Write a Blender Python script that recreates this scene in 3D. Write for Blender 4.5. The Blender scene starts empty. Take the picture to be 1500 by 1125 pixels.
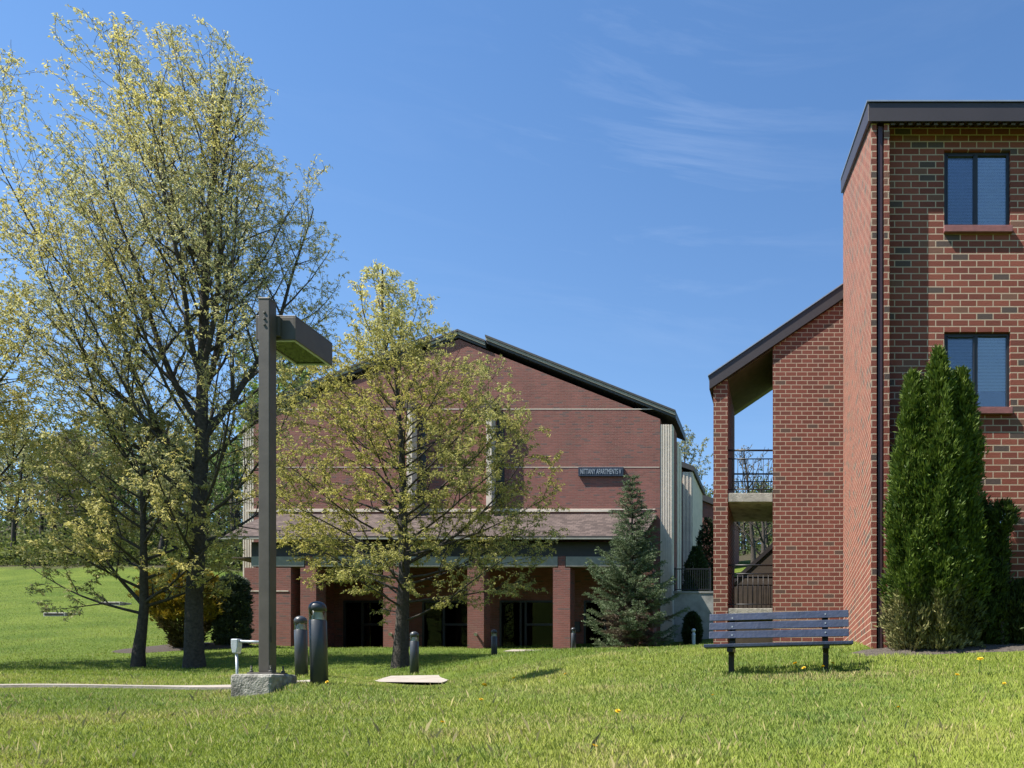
import bpy, math, random
import numpy as np
from mathutils import Vector, Matrix, Euler

F, VX, VY = 1150.0, 1160.0, 1010.0          # focal length and principal point, in 1500-px units
SUN_A, SUN_E = math.radians(20), math.radians(55)
S = bpy.context.scene
COL = S.collection
R = math.radians

def WX(px, d): return (px - VX) / F * d
def WZ(py, d): return (VY - py) / F * d

# ------------------------------------------------------------------ helpers
def tag(o, label=None, cat=None, group=None, kind=None):
    if label: o['label'] = label
    if cat: o['category'] = cat
    if group: o['group'] = group
    if kind: o['kind'] = kind
    return o

def empty(name, loc, rz=0.0):
    o = bpy.data.objects.new(name, None); COL.objects.link(o)
    o.location = loc; o.rotation_euler = (0, 0, rz); o.empty_display_size = .2
    return o

def link(name, me, mat, parent=None):
    o = bpy.data.objects.new(name, me); COL.objects.link(o)
    if mat is not None and not me.materials: me.materials.append(mat)
    if parent is not None:
        o.parent = parent
        o.matrix_parent_inverse = parent_inv(parent)
    return o

def parent_inv(p):
    m = Matrix.LocRotScale(p.location, p.rotation_euler, p.scale)
    if p.parent is not None:
        m = p.parent.matrix_basis @ p.matrix_parent_inverse @ m if False else m
    return m.inverted()

class MB:
    """collects shapes in WORLD coordinates (or local ones, when local=True at build)"""
    def __init__(s): s.v = []; s.f = []; s.sm = []
    def add(s, vs, fs, smooth=False):
        b = len(s.v); s.v += [tuple(v) for v in vs]
        s.f += [tuple(b + i for i in f) for f in fs]; s.sm += [smooth] * len(fs)
        return s
    def box(s, x0, x1, y0, y1, z0, z1):
        v = [(x0,y0,z0),(x1,y0,z0),(x1,y1,z0),(x0,y1,z0),(x0,y0,z1),(x1,y0,z1),(x1,y1,z1),(x0,y1,z1)]
        return s.add(v, [(0,3,2,1),(4,5,6,7),(0,1,5,4),(1,2,6,5),(2,3,7,6),(3,0,4,7)])
    def prism_y(s, poly, y0, y1):        # poly of (x,z), counter-clockwise seen from the camera
        n = len(poly)
        v = [(x, y0, z) for x, z in poly] + [(x, y1, z) for x, z in poly]
        f = [tuple(range(n)), tuple(range(2*n-1, n-1, -1))]
        f += [(i, i+n, (i+1) % n + n, (i+1) % n) for i in range(n)]
        return s.add(v, f)
    def prism_x(s, poly, x0, x1):        # poly of (y,z)
        n = len(poly)
        v = [(x0, y, z) for y, z in poly] + [(x1, y, z) for y, z in poly]
        f = [tuple(range(n-1, -1, -1)), tuple(range(n, 2*n))]
        f += [(i, (i+1) % n, (i+1) % n + n, i+n) for i in range(n)]
        return s.add(v, f)
    def tube(s, pts, rad, n=8, cap=True):
        pts = [Vector(p) for p in pts]
        if not hasattr(rad, '__len__'): rad = [rad] * len(pts)
        rings = []
        for i, p in enumerate(pts):
            d = (pts[min(i+1, len(pts)-1)] - pts[max(i-1, 0)]).normalized()
            a = Vector((0, 0, 1)) if abs(d.z) < .9 else Vector((1, 0, 0))
            u = d.cross(a).normalized(); w = d.cross(u)
            rings.append([p + (u*math.cos(2*math.pi*k/n) + w*math.sin(2*math.pi*k/n)) * rad[i] for k in range(n)])
        v = [q for r_ in rings for q in r_]
        f = [(i*n+k, (i+1)*n+k, (i+1)*n+(k+1) % n, i*n+(k+1) % n) for i in range(len(pts)-1) for k in range(n)]
        s.add(v, f, True)
        if cap:
            b = len(s.v) - len(v)
            s.f += [tuple(b + k for k in range(n)), tuple(b + (len(pts)-1)*n + k for k in range(n-1, -1, -1))]; s.sm += [False, False]
        return s
    def lathe(s, prof, cx, cy, n=24, smooth=True):   # prof (r,z)
        v = [(cx + r_*math.cos(2*math.pi*k/n), cy + r_*math.sin(2*math.pi*k/n), z) for r_, z in prof for k in range(n)]
        f = [(i*n+k, i*n+(k+1) % n, (i+1)*n+(k+1) % n, (i+1)*n+k) for i in range(len(prof)-1) for k in range(n)]
        return s.add(v, f, smooth)
    def build(s, name, mat, parent=None, bevel=0.0):
        me = bpy.data.meshes.new(name); me.from_pydata(s.v, [], s.f)
        me.polygons.foreach_set('use_smooth', s.sm); me.update()
        o = link(name, me, mat, parent)
        if bevel:
            m = o.modifiers.new('Bevel', 'BEVEL'); m.width = bevel; m.segments = 2; m.limit_method = 'ANGLE'
            m.harden_normals = False
        return o

def np_mesh(name, V, faces_n, mat, parent=None, colors=None, smooth=False):
    """V (N,3); faces of faces_n consecutive vertices each; colors (N,3) per vertex"""
    me = bpy.data.meshes.new(name)
    N = len(V); M = N // faces_n
    me.vertices.add(N); me.vertices.foreach_set('co', np.ascontiguousarray(V, dtype=np.float32).ravel())
    me.loops.add(N); me.loops.foreach_set('vertex_index', np.arange(N, dtype=np.int32))
    me.polygons.add(M)
    me.polygons.foreach_set('loop_start', np.arange(0, N, faces_n, dtype=np.int32))
    me.update(calc_edges=True)
    if colors is not None:
        a = me.color_attributes.new('tint', 'FLOAT_COLOR', 'POINT')
        c = np.ones((N, 4), dtype=np.float32); c[:, :3] = colors
        a.data.foreach_set('color', c.ravel())
    return link(name, me, mat, parent)

def unit(a): return a / np.maximum(np.linalg.norm(a, axis=1, keepdims=True), 1e-9)

def leaf_quads(P, D, L, W, C, rng):
    """diamond leaves: P base, D direction, L length, W width, C colour"""
    n = len(P); D = unit(D)
    s_ = unit(np.cross(D, rng.normal(size=(n, 3))))
    V = np.empty((n, 4, 3)); L = L[:, None]; W = W[:, None]
    V[:, 0] = P; V[:, 1] = P + D*L*.45 + s_*W*.5; V[:, 2] = P + D*L; V[:, 3] = P + D*L*.45 - s_*W*.5
    return V.reshape(-1, 3), np.repeat(C, 4, axis=0)

# ------------------------------------------------------------------ ground height
CP = []
for px in (-250, 0, 400, 800, 1160, 1500, 1800):
    CP += [(px, None, 1.0, -1.25), (px, None, 2.2, -.93), (px, 1125, 4.6)]
CP += [(0,1046,7.5),(400,1043,7.5),(800,1038,7.5),(1160,1035,7.5),(1500,1028,7.5),
 (-250,1018,9.8),(0,1018,9.8),(200,1019,9.8),(385,1020,9.6),(520,1013,10),(600,1010,12),(600,1003.5,14.3),(610,993,16.6),(700,1003,14.0),
 (-250,1008,11.0),(0,1008.5,11.0),(200,1010,11.0),(335,1012,11),(-250,1007.5,12.7),(0,1008,12.7),(200,1009.5,12.6),(400,1009,12.6),
 (468,1000,9.9),(442,986,13.5),(250,994,15),(0,990,15),(607,990,19),(700,976,17),(724,967,27),(720,961,20),
 (840,953,22),(840,963,29),(840,953,34),(800,975,13),(900,985,11),(960,952,20),
 (285,980,25),(202,978,24),(588,978,23),(-130,978,24),(0,975,25),(400,972,25),(450,950,33),
 (0,945,33),(200,943,33),(330,941,32),(0,895,45),(200,897,45),(-300,895,45),(0,834,66),(200,836,66),(-300,830,66),(330,838,66),
 (360,945,36),(600,947,36),(840,948,36),(960,948,36),(1043,946,36),
 (1072,988,10.3),(1210,984,10.3),(1350,978,10.2),(1480,972,10.2),
 (1283,950,11.8),(1500,944,11.8),(1750,940,11.8),(1150,950,18.2),(1050,950,18.2),
 (1000,949,26),
 (1160,None,26,1.6),(1500,None,26,1.6),(1800,None,26,1.6),(1160,None,40,4),(1700,None,40,4),(1085,832,60),(1500,None,60,9.5),
 (600,None,48,2.6),(600,None,75,9),(800,None,75,10),
 (-300,None,110,24),(200,None,110,24),(0,None,85,16),(300,None,85,16),(700,None,110,15),(1100,None,110,19),(1600,None,110,19)]
for px in (-300, 200, 700, 1200, 1800):
    CP += [(px, None, 200, 22), (px, None, 450, 24)]
def _uv(px, z): return np.stack([np.asarray(px, float) / 260.0, 3.4*np.log(np.asarray(z, float))], -1)
_cp = np.array([(c[0], c[2], WZ(c[1], c[2]) if c[1] is not None else c[3]) for c in CP])
_cu = _uv(_cp[:, 0], _cp[:, 1])
_phi = lambda a, b: np.sqrt(((a[:, None, :] - b[None, :, :])**2).sum(-1) + .25)
_A = _phi(_cu, _cu) + np.eye(len(_cu))*(-.02)
_off = _cp[:, 2].mean()
_w = np.linalg.solve(_A, _cp[:, 2] - _off)
def ground(x, y):
    x = np.atleast_1d(np.asarray(x, float)); y = np.atleast_1d(np.asarray(y, float))
    th = np.arctan2(x, y); r = np.clip(np.hypot(x, y), 1.0, 430.0)
    tc = np.clip(th, -.87, .50)
    z = np.maximum(r*np.cos(tc), .8)
    out = np.empty(len(x)); px = VX + F*np.tan(tc)
    for i in range(0, len(x), 20000):
        out[i:i+20000] = _phi(_uv(px[i:i+20000], z[i:i+20000]), _cu) @ _w + _off
    # behind and beside the camera: unseen hill added, keeps sky out of door glass
    k = np.clip((np.abs(th) - .9) / 1.2, 0, 1); k = k*k*(3-2*k)
    base = np.interp(r, [1, 5, 15, 50, 430], [-1.25, -1.2, -.4, 14, 22])
    return out*(1-k) + base*k
def G(x, y): return float(ground([x], [y])[0])
def onground(px, z): return (WX(px, z), z, G(WX(px, z), z))

def vnoise(x, y, seed=0):
    """smooth value noise, 0..1"""
    rs = np.random.RandomState(seed).rand(256, 256)
    xi = np.floor(x).astype(int); yi = np.floor(y).astype(int)
    fx = x - xi; fy = y - yi; fx = fx*fx*(3-2*fx); fy = fy*fy*(3-2*fy)
    g = lambda a, b: rs[a % 256, b % 256]
    return (g(xi,yi)*(1-fx) + g(xi+1,yi)*fx)*(1-fy) + (g(xi,yi+1)*(1-fx) + g(xi+1,yi+1)*fx)*fy

# ------------------------------------------------------------------ materials
def nt(name):
    m = bpy.data.materials.new(name); m.use_nodes = True
    t = m.node_tree; t.nodes.clear()
    return m, t, t.nodes.new, t.links.new

def mat(name, col, rough=.7, var=.15, scale=8.0, bump=.1, spec=.4, metal=0.0, stain=0.0, stain_col=(.1,.09,.07), bumpscale=None):
    m, t, N, L = nt(name)
    out = N('ShaderNodeOutputMaterial'); b = N('ShaderNodeBsdfPrincipled')
    tc = N('ShaderNodeTexCoord'); n1 = N('ShaderNodeTexNoise'); n1.inputs['Scale'].default_value = scale; n1.inputs['Detail'].default_value = 6
    L(tc.outputs['Object'], n1.inputs['Vector'])
    r_ = N('ShaderNodeValToRGB'); r_.color_ramp.elements[0].position = .3; r_.color_ramp.elements[1].position = .7
    r_.color_ramp.elements[0].color = (*[c*(1-var) for c in col], 1); r_.color_ramp.elements[1].color = (*[min(c*(1+var), 1) for c in col], 1)
    L(n1.outputs['Fac'], r_.inputs['Fac']); colout = r_.outputs['Color']
    if stain:
        n2 = N('ShaderNodeTexNoise'); n2.inputs['Scale'].default_value = scale*.35; n2.inputs['Detail'].default_value = 8
        L(tc.outputs['Object'], n2.inputs['Vector'])
        mr = N('ShaderNodeMapRange'); mr.inputs['From Min'].default_value = .5; mr.inputs['From Max'].default_value = .68; mr.inputs['To Max'].default_value = stain
        L(n2.outputs['Fac'], mr.inputs['Value'])
        mx = N('ShaderNodeMixRGB'); mx.inputs[2].default_value = (*stain_col, 1)
        L(mr.outputs[0], mx.inputs[0]); L(colout, mx.inputs[1]); colout = mx.outputs[0]
    L(colout, b.inputs['Base Color'])
    b.inputs['Roughness'].default_value = rough; b.inputs['Metallic'].default_value = metal
    b.inputs['Specular IOR Level'].default_value = spec
    if bump:
        bp = N('ShaderNodeBump'); bp.inputs['Strength'].default_value = bump; bp.inputs['Distance'].default_value = .02
        n3 = N('ShaderNodeTexNoise'); n3.inputs['Scale'].default_value = bumpscale or scale*4; n3.inputs['Detail'].default_value = 5
        L(tc.outputs['Object'], n3.inputs['Vector']); L(n3.outputs['Fac'], bp.inputs['Height']); L(bp.outputs[0], b.inputs['Normal'])
    L(b.outputs[0], out.inputs[0])
    return m

def brick(name, stops, mortar, bw, bh, ms, rough=.85, bumpd=.006, patch=.12, offset=0.0):
    """stops: list of (position, colour) for the random value of each brick"""
    m, t, N, L = nt(name)
    out = N('ShaderNodeOutputMaterial'); b = N('ShaderNodeBsdfPrincipled')
    g = N('ShaderNodeNewGeometry'); sp = N('ShaderNodeSeparateXYZ'); L(g.outputs['Position'], sp.inputs[0])
    sn = N('ShaderNodeSeparateXYZ'); L(g.outputs['True Normal'], sn.inputs[0])
    ab = N('ShaderNodeMath'); ab.operation = 'ABSOLUTE'; L(sn.outputs['X'], ab.inputs[0])
    gt = N('ShaderNodeMath'); gt.operation = 'GREATER_THAN'; gt.inputs[1].default_value = .5; L(ab.outputs[0], gt.inputs[0])
    mx = N('ShaderNodeMix'); L(gt.outputs[0], mx.inputs[0]); L(sp.outputs['X'], mx.inputs[2]); L(sp.outputs['Y'], mx.inputs[3])
    ao = N('ShaderNodeMath'); ao.operation = 'ADD'; ao.inputs[1].default_value = offset; L(mx.outputs[0], ao.inputs[0])
    cb = N('ShaderNodeCombineXYZ'); L(ao.outputs[0], cb.inputs[0]); L(sp.outputs['Z'], cb.inputs[1])
    br = N('ShaderNodeTexBrick'); L(cb.outputs[0], br.inputs['Vector'])
    br.inputs['Color1'].default_value = (0,0,0,1); br.inputs['Color2'].default_value = (1,1,1,1); br.inputs['Mortar'].default_value = (.5,.5,.5,1)
    br.inputs['Scale'].default_value = 1; br.inputs['Mortar Size'].default_value = ms; br.inputs['Mortar Smooth'].default_value = .1
    br.inputs['Bias'].default_value = 0; br.inputs['Brick Width'].default_value = bw; br.inputs['Row Height'].default_value = bh
    rp = N('ShaderNodeValToRGB'); rp.color_ramp.interpolation = 'CONSTANT'
    while len(rp.color_ramp.elements) < len(stops): rp.color_ramp.elements.new(.5)
    for e, (p, c) in zip(rp.color_ramp.elements, stops): e.position = p; e.color = (*c, 1)
    L(br.outputs['Color'], rp.inputs['Fac'])
    # fine grain and broad patches
    n1 = N('ShaderNodeTexNoise'); n1.inputs['Scale'].default_value = 60; n1.inputs['Detail'].default_value = 4; L(g.outputs['Position'], n1.inputs['Vector'])
    n2 = N('ShaderNodeTexNoise'); n2.inputs['Scale'].default_value = .9; n2.inputs['Detail'].default_value = 7; n2.inputs['Roughness'].default_value = .6
    mv = N('ShaderNodeVectorMath'); mv.operation = 'MULTIPLY'; mv.inputs[1].default_value = (1, 1, .38); L(g.outputs['Position'], mv.inputs[0]); L(mv.outputs[0], n2.inputs['Vector'])
    ad = N('ShaderNodeMath'); ad.operation = 'ADD'; L(n1.outputs['Fac'], ad.inputs[0]); L(n2.outputs['Fac'], ad.inputs[1])
    mr = N('ShaderNodeMapRange'); mr.inputs['From Min'].default_value = .6; mr.inputs['From Max'].default_value = 1.4
    mr.inputs['To Min'].default_value = 1-patch*1.6; mr.inputs['To Max'].default_value = 1+patch*1.6; L(ad.outputs[0], mr.inputs['Value'])
    ml = N('ShaderNodeVectorMath'); ml.operation = 'MULTIPLY'; L(rp.outputs['Color'], ml.inputs[0]); L(mr.outputs[0], ml.inputs[1])
    mm = N('ShaderNodeMixRGB'); L(br.outputs['Fac'], mm.inputs[0]); L(ml.outputs[0], mm.inputs[1]); mm.inputs[2].default_value = (*mortar, 1)
    L(mm.outputs[0], b.inputs['Base Color'])
    b.inputs['Roughness'].default_value = rough; b.inputs['Specular IOR Level'].default_value = .25
    bp = N('ShaderNodeBump'); bp.inputs['Strength'].default_value = .7; bp.inputs['Distance'].default_value = bumpd
    iv = N('ShaderNodeMath'); iv.operation = 'MULTIPLY_ADD'; iv.inputs[1].default_value = -1; L(br.outputs['Fac'], iv.inputs[0])
    L(n1.outputs['Fac'], iv.inputs[2]); L(iv.outputs[0], bp.inputs['Height']); L(bp.outputs[0], b.inputs['Normal'])
    L(b.outputs[0], out.inputs[0])
    return m

def foliage(name, trans=.35, rough=.6, upn=0.0):
    m, t, N, L = nt(name)
    out = N('ShaderNodeOutputMaterial'); a = N('ShaderNodeAttribute'); a.attribute_name = 'tint'
    p = N('ShaderNodeBsdfPrincipled'); p.inputs['Roughness'].default_value = rough; p.inputs['Specular IOR Level'].default_value = .25
    tr = N('ShaderNodeBsdfTranslucent'); mx = N('ShaderNodeMixShader'); mx.inputs[0].default_value = trans
    if upn:      # fine blades: soften the facet normals towards the tip direction
        g = N('ShaderNodeNewGeometry'); va = N('ShaderNodeVectorMath'); va.operation = 'ADD'; va.inputs[1].default_value = (0, 0, upn)
        vn = N('ShaderNodeVectorMath'); vn.operation = 'NORMALIZE'; L(g.outputs['Normal'], va.inputs[0]); L(va.outputs[0], vn.inputs[0]); L(vn.outputs[0], p.inputs['Normal'])
    L(a.outputs['Color'], p.inputs['Base Color']); L(a.outputs['Color'], tr.inputs['Color'])
    L(p.outputs[0], mx.inputs[1]); L(tr.outputs[0], mx.inputs[2]); L(mx.outputs[0], out.inputs[0])
    return m

def glass(name, tint=(.8,.9,1.0), body=0.0):
    m, t, N, L = nt(name)
    out = N('ShaderNodeOutputMaterial'); fr = N('ShaderNodeFresnel'); fr.inputs[0].default_value = 1.6
    tr = N('ShaderNodeBsdfTransparent'); tr.inputs[0].default_value = (*tint, 1)
    gl = N('ShaderNodeBsdfGlossy'); gl.inputs['Roughness'].default_value = .01
    n1 = N('ShaderNodeTexNoise'); n1.inputs['Scale'].default_value = 1.5; bp = N('ShaderNodeBump'); bp.inputs['Strength'].default_value = .04
    tc = N('ShaderNodeTexCoord'); L(tc.outputs['Object'], n1.inputs['Vector']); L(n1.outputs['Fac'], bp.inputs['Height']); L(bp.outputs[0], gl.inputs['Normal'])
    ad = N('ShaderNodeMath'); ad.operation = 'ADD'; ad.inputs[1].default_value = body; L(fr.outputs[0], ad.inputs[0])
    mx = N('ShaderNodeMixShader'); L(ad.outputs[0], mx.inputs[0]); L(tr.outputs[0], mx.inputs[1]); L(gl.outputs[0], mx.inputs[2]); L(mx.outputs[0], out.inputs[0])
    return m

RED = [(0, (.085,.060,.054)), (.08, (.16,.048,.036)), (.27, (.185,.054,.039)), (.5, (.205,.060,.043)), (.70, (.225,.069,.048)), (.93, (.165,.080,.058))]
M = {}
M['brick'] = brick('brick_red', RED, (.43,.33,.25), .2535, .102, .0085, offset=.06)
M['brick_plain'] = brick('brick_stair_wing', [(0,(.105,.062,.050)), (.04,(.15,.049,.037)), (.3,(.175,.056,.042)), (.6,(.195,.064,.048)), (.85,(.15,.054,.042))], (.40,.31,.24), .2535, .102, .0085, offset=.02)
M['brick_far'] = brick('brick_muted', [(0,(.13,.085,.08)), (.06,(.195,.080,.068)), (.35,(.222,.087,.073)), (.65,(.24,.094,.078)), (.9,(.20,.097,.080))], (.21,.12,.105), .30, .080, .010, bumpd=.01, patch=.22)
M['concrete'] = mat('concrete', (.36,.34,.30), .9, .22, 9, .5, stain=.7, stain_col=(.10,.10,.085))
M['concrete_base'] = mat('concrete_weathered', (.28,.27,.245), .95, .38, 11, 1.0, stain=.85, stain_col=(.06,.06,.052), bumpscale=40)
M['concrete_path'] = mat('concrete_path', (.33,.295,.26), .9, .15, 6, .3, stain=.4, stain_col=(.22,.17,.13))
M['concrete_wall'] = mat('concrete_retaining', (.30,.30,.29), .9, .18, 3, .3, stain=.5, stain_col=(.12,.12,.115))
M['fascia'] = mat('fascia_metal', (.036,.028,.032), .5, .08, 3, .03, spec=.5)
M['roofmetal'] = mat('roof_edge_metal', (.42,.44,.47), .3, .08, 5, 0, metal=.6)
M['downspout'] = mat('downspout_paint', (.055,.030,.038), .4, .1, 4, .03)
M['frame'] = mat('window_frame_dark', (.022,.024,.030), .4, .1, 10, .02)
M['sill'] = mat('brick_sill', (.22,.085,.085), .7, .15, 14, .2)
M['cream'] = mat('cream_panel', (.62,.54,.46), .8, .08, 4, .15, stain=.25, stain_col=(.35,.32,.27))
M['band'] = mat('pale_band', (.55,.47,.40), .85, .1, 6, .1)
M['darktrim'] = mat('dark_trim', (.044,.042,.041), .5, .12, 5, .05)
M['olive'] = mat('grey_green_panel', (.27,.275,.245), .7, .12, 5, .1)
M['trimstrip'] = mat('trim_taupe', (.30,.28,.235), .7, .1, 5, .05)
M['soffit'] = mat('soffit_brown', (.075,.055,.043), .8, .2, 6, .1)
M['iron'] = mat('black_iron', (.016,.016,.020), .45, .1, 20, .05)
M['bronze'] = mat('bronze_paint', (.088,.078,.070), .48, .12, 6, .05, spec=.35, stain=.25, stain_col=(.12,.105,.09))
M['bollard'] = mat('charcoal_paint', (.038,.044,.054), .38, .10, 8, .03, spec=.5, stain=.12, stain_col=(.12,.11,.10))
M['bolt'] = mat('rusty_bolt', (.09,.085,.08), .6, .3, 30, .3)
M['alu'] = mat('brushed_aluminium', (.72,.76,.82), .35, .08, 20, .05, metal=.25)
M['galv'] = mat('galvanised_steel', (.46,.50,.55), .5, .12, 20, .08, metal=.3)
M['lens'] = glass('clear_lens', (.9,.92,.9))
M['glass'] = glass('window_glass', (.95,.98,1.0), .12)
M['screen'] = glass('insect_screen', (.80,.83,.86), .0)
M['doorglass'] = glass('door_glass', (.35,.40,.42), -.025)
M['bench'] = mat('blue_bench_boards', (.027,.040,.082), .5, .22, 5, .25, spec=.5, stain=.35, stain_col=(.075,.09,.13))
M['mulch'] = mat('mulch', (.050,.038,.032), .95, .5, 40, 1.0, bumpscale=60)
M['dirt'] = mat('bed_soil', (.075,.062,.052), .95, .5, 30, 1.0, bumpscale=50)
M['room'] = mat('dark_interior', (.012,.012,.013), .9, .2, 3, 0)
M['sign'] = mat('sign_navy', (.020,.030,.052), .4, .1, 5, .03)
M['letters'] = mat('sign_letters', (.30,.34,.40), .4, .05, 5, 0)
M['bark'] = mat('bark_dark', (.052,.044,.038), .95, .4, 14, 1.0, bumpscale=22)
M['leaf'] = foliage('young_leaves', .45)
M['needle'] = foliage('needles', .18)
M['grassblade'] = foliage('grass_blades', .40, .6, .55)
M['stemgreen'] = mat('flower_stem', (.10,.16,.04), .6, .1, 20, 0)
M['petal'] = mat('dandelion_petal', (.80,.55,.02), .6, .12, 80, .4)
M['diffuser'] = mat('lamp_diffuser', (.36,.32,.29), .35, .15, 6, .05)
M['gold'] = None

def blind_mat():
    m, t, N, L = nt('venetian_blind'); out = N('ShaderNodeOutputMaterial'); b = N('ShaderNodeBsdfPrincipled')
    n1 = N('ShaderNodeTexNoise'); n1.inputs['Scale'].default_value = 3
    r_ = N('ShaderNodeValToRGB'); r_.color_ramp.elements[0].color = (.74,.80,.86,1); r_.color_ramp.elements[1].color = (.82,.87,.92,1)
    L(n1.outputs['Fac'], r_.inputs[0]); L(r_.outputs[0], b.inputs['Base Color']); b.inputs['Roughness'].default_value = .5; L(b.outputs[0], out.inputs[0])
    return m
M['blind'] = blind_mat()

def shingle_mat():
    m, t, N, L = nt('roof_shingles'); out = N('ShaderNodeOutputMaterial'); b = N('ShaderNodeBsdfPrincipled')
    g = N('ShaderNodeNewGeometry'); sp = N('ShaderNodeSeparateXYZ'); L(g.outputs['Position'], sp.inputs[0])
    cb = N('ShaderNodeCombineXYZ'); L(sp.outputs['X'], cb.inputs[0]); L(sp.outputs['Y'], cb.inputs[1])
    br = N('ShaderNodeTexBrick'); L(cb.outputs[0], br.inputs['Vector']); br.inputs['Scale'].default_value = 1
    br.inputs['Brick Width'].default_value = .30; br.inputs['Row Height'].default_value = .17; br.inputs['Mortar Size'].default_value = .012
    br.inputs['Color1'].default_value = (.060,.045,.042,1); br.inputs['Color2'].default_value = (.125,.094,.086,1); br.inputs['Mortar'].default_value = (.045,.035,.035,1)
    n1 = N('ShaderNodeTexNoise'); n1.inputs['Scale'].default_value = .8; L(g.outputs['Position'], n1.inputs['Vector'])
    mr = N('ShaderNodeMapRange'); mr.inputs['To Min'].default_value = .75; mr.inputs['To Max'].default_value = 1.25; L(n1.outputs['Fac'], mr.inputs['Value'])
    ml = N('ShaderNodeVectorMath'); ml.operation = 'MULTIPLY'; L(br.outputs['Color'], ml.inputs[0]); L(mr.outputs[0], ml.inputs[1])
    L(ml.outputs[0], b.inputs['Base Color']); b.inputs['Roughness'].default_value = .9; b.inputs['Specular IOR Level'].default_value = .2
    bp = N('ShaderNodeBump'); bp.inputs['Distance'].default_value = .01; bp.inputs['Strength'].default_value = .6; L(br.outputs['Color'], bp.inputs['Height']); L(bp.outputs[0], b.inputs['Normal'])
    L(b.outputs[0], out.inputs[0]); return m
M['shingle'] = shingle_mat()

def lawn_mat():
    m, t, N, L = nt('lawn'); out = N('ShaderNodeOutputMaterial'); b = N('ShaderNodeBsdfPrincipled')
    g = N('ShaderNodeNewGeometry')
    def noise(sc, det=5):
        n = N('ShaderNodeTexNoise'); n.inputs['Scale'].default_value = sc; n.inputs['Detail'].default_value = det; L(g.outputs['Position'], n.inputs['Vector']); return n
    n1 = noise(.35); r1 = N('ShaderNodeValToRGB'); r1.color_ramp.elements[0].position = .35; r1.color_ramp.elements[1].position = .68
    r1.color_ramp.elements[0].color = (.070,.112,.016,1); r1.color_ramp.elements[1].color = (.120,.160,.026,1); L(n1.outputs['Fac'], r1.inputs[0])
    n2 = noise(14, 8); r2 = N('ShaderNodeMapRange'); r2.inputs['From Min'].default_value = .3; r2.inputs['From Max'].default_value = .7; r2.inputs['To Min'].default_value = .5; r2.inputs['To Max'].default_value = 1.4
    L(n2.outputs['Fac'], r2.inputs['Value'])
    ml = N('ShaderNodeVectorMath'); ml.operation = 'MULTIPLY'; L(r1.outputs[0], ml.inputs[0]); L(r2.outputs[0], ml.inputs[1])
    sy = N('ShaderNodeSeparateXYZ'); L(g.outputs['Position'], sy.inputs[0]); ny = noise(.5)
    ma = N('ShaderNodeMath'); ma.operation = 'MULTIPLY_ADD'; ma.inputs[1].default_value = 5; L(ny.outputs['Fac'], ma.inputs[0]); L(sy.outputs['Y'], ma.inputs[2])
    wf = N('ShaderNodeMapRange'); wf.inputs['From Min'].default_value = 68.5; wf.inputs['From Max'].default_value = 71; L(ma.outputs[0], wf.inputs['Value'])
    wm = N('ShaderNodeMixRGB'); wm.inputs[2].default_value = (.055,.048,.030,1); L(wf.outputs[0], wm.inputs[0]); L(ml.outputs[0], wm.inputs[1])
    L(wm.outputs[0], b.inputs['Base Color']); b.inputs['Roughness'].default_value = .9; b.inputs['Specular IOR Level'].default_value = .1
    bp = N('ShaderNodeBump'); bp.inputs['Strength'].default_value = 1; bp.inputs['Distance'].default_value = .06
    n3 = noise(22, 8); L(n3.outputs['Fac'], bp.inputs['Height']); L(bp.outputs[0], b.inputs['Normal'])
    L(b.outputs[0], out.inputs[0]); return m
M['lawn'] = lawn_mat()

# ------------------------------------------------------------------ ground mesh (polar grid round the camera)
def build_ground():
    th = np.concatenate([np.radians(np.arange(-180, -58, 3.0)), np.radians(np.arange(-58, 34, .35)), np.radians(np.arange(34, 180, 3.0))])
    rr = np.concatenate([[0.0], .6*1.028**np.arange(0, 240)])
    rr = rr[rr < 460]
    T, RR = np.meshgrid(th, rr)
    X = RR*np.sin(T); Y = RR*np.cos(T)
    Z = ground(X.ravel(), Y.ravel())
    V = np.stack([X.ravel(), Y.ravel(), Z], 1)
    nt_, nr = len(th), len(rr)
    i = np.arange(nr-1)[:, None]*nt_ + np.arange(nt_)[None, :]
    j = np.arange(nr-1)[:, None]*nt_ + (np.arange(nt_)[None, :] + 1) % nt_
    Fc = np.stack([i, i+nt_, j+nt_, j], -1).reshape(-1, 4)
    Fc = Fc[:, ::-1]
    me = bpy.data.meshes.new('ground')
    me.vertices.add(len(V)); me.vertices.foreach_set('co', V.astype(np.float32).ravel())
    me.loops.add(Fc.size); me.loops.foreach_set('vertex_index', Fc.astype(np.int32).ravel())
    me.polygons.add(len(Fc)); me.polygons.foreach_set('loop_start', np.arange(0, Fc.size, 4, dtype=np.int32))
    me.polygons.foreach_set('use_smooth', np.ones(len(Fc), dtype=bool))
    me.update(calc_edges=True); me.validate()
    # make sure the sheet faces up
    if me.polygons[len(me.polygons)//2].normal.z < 0: me.flip_normals()
    o = link('ground', me, M['lawn']); tag(o, kind='structure')
build_ground()

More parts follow.
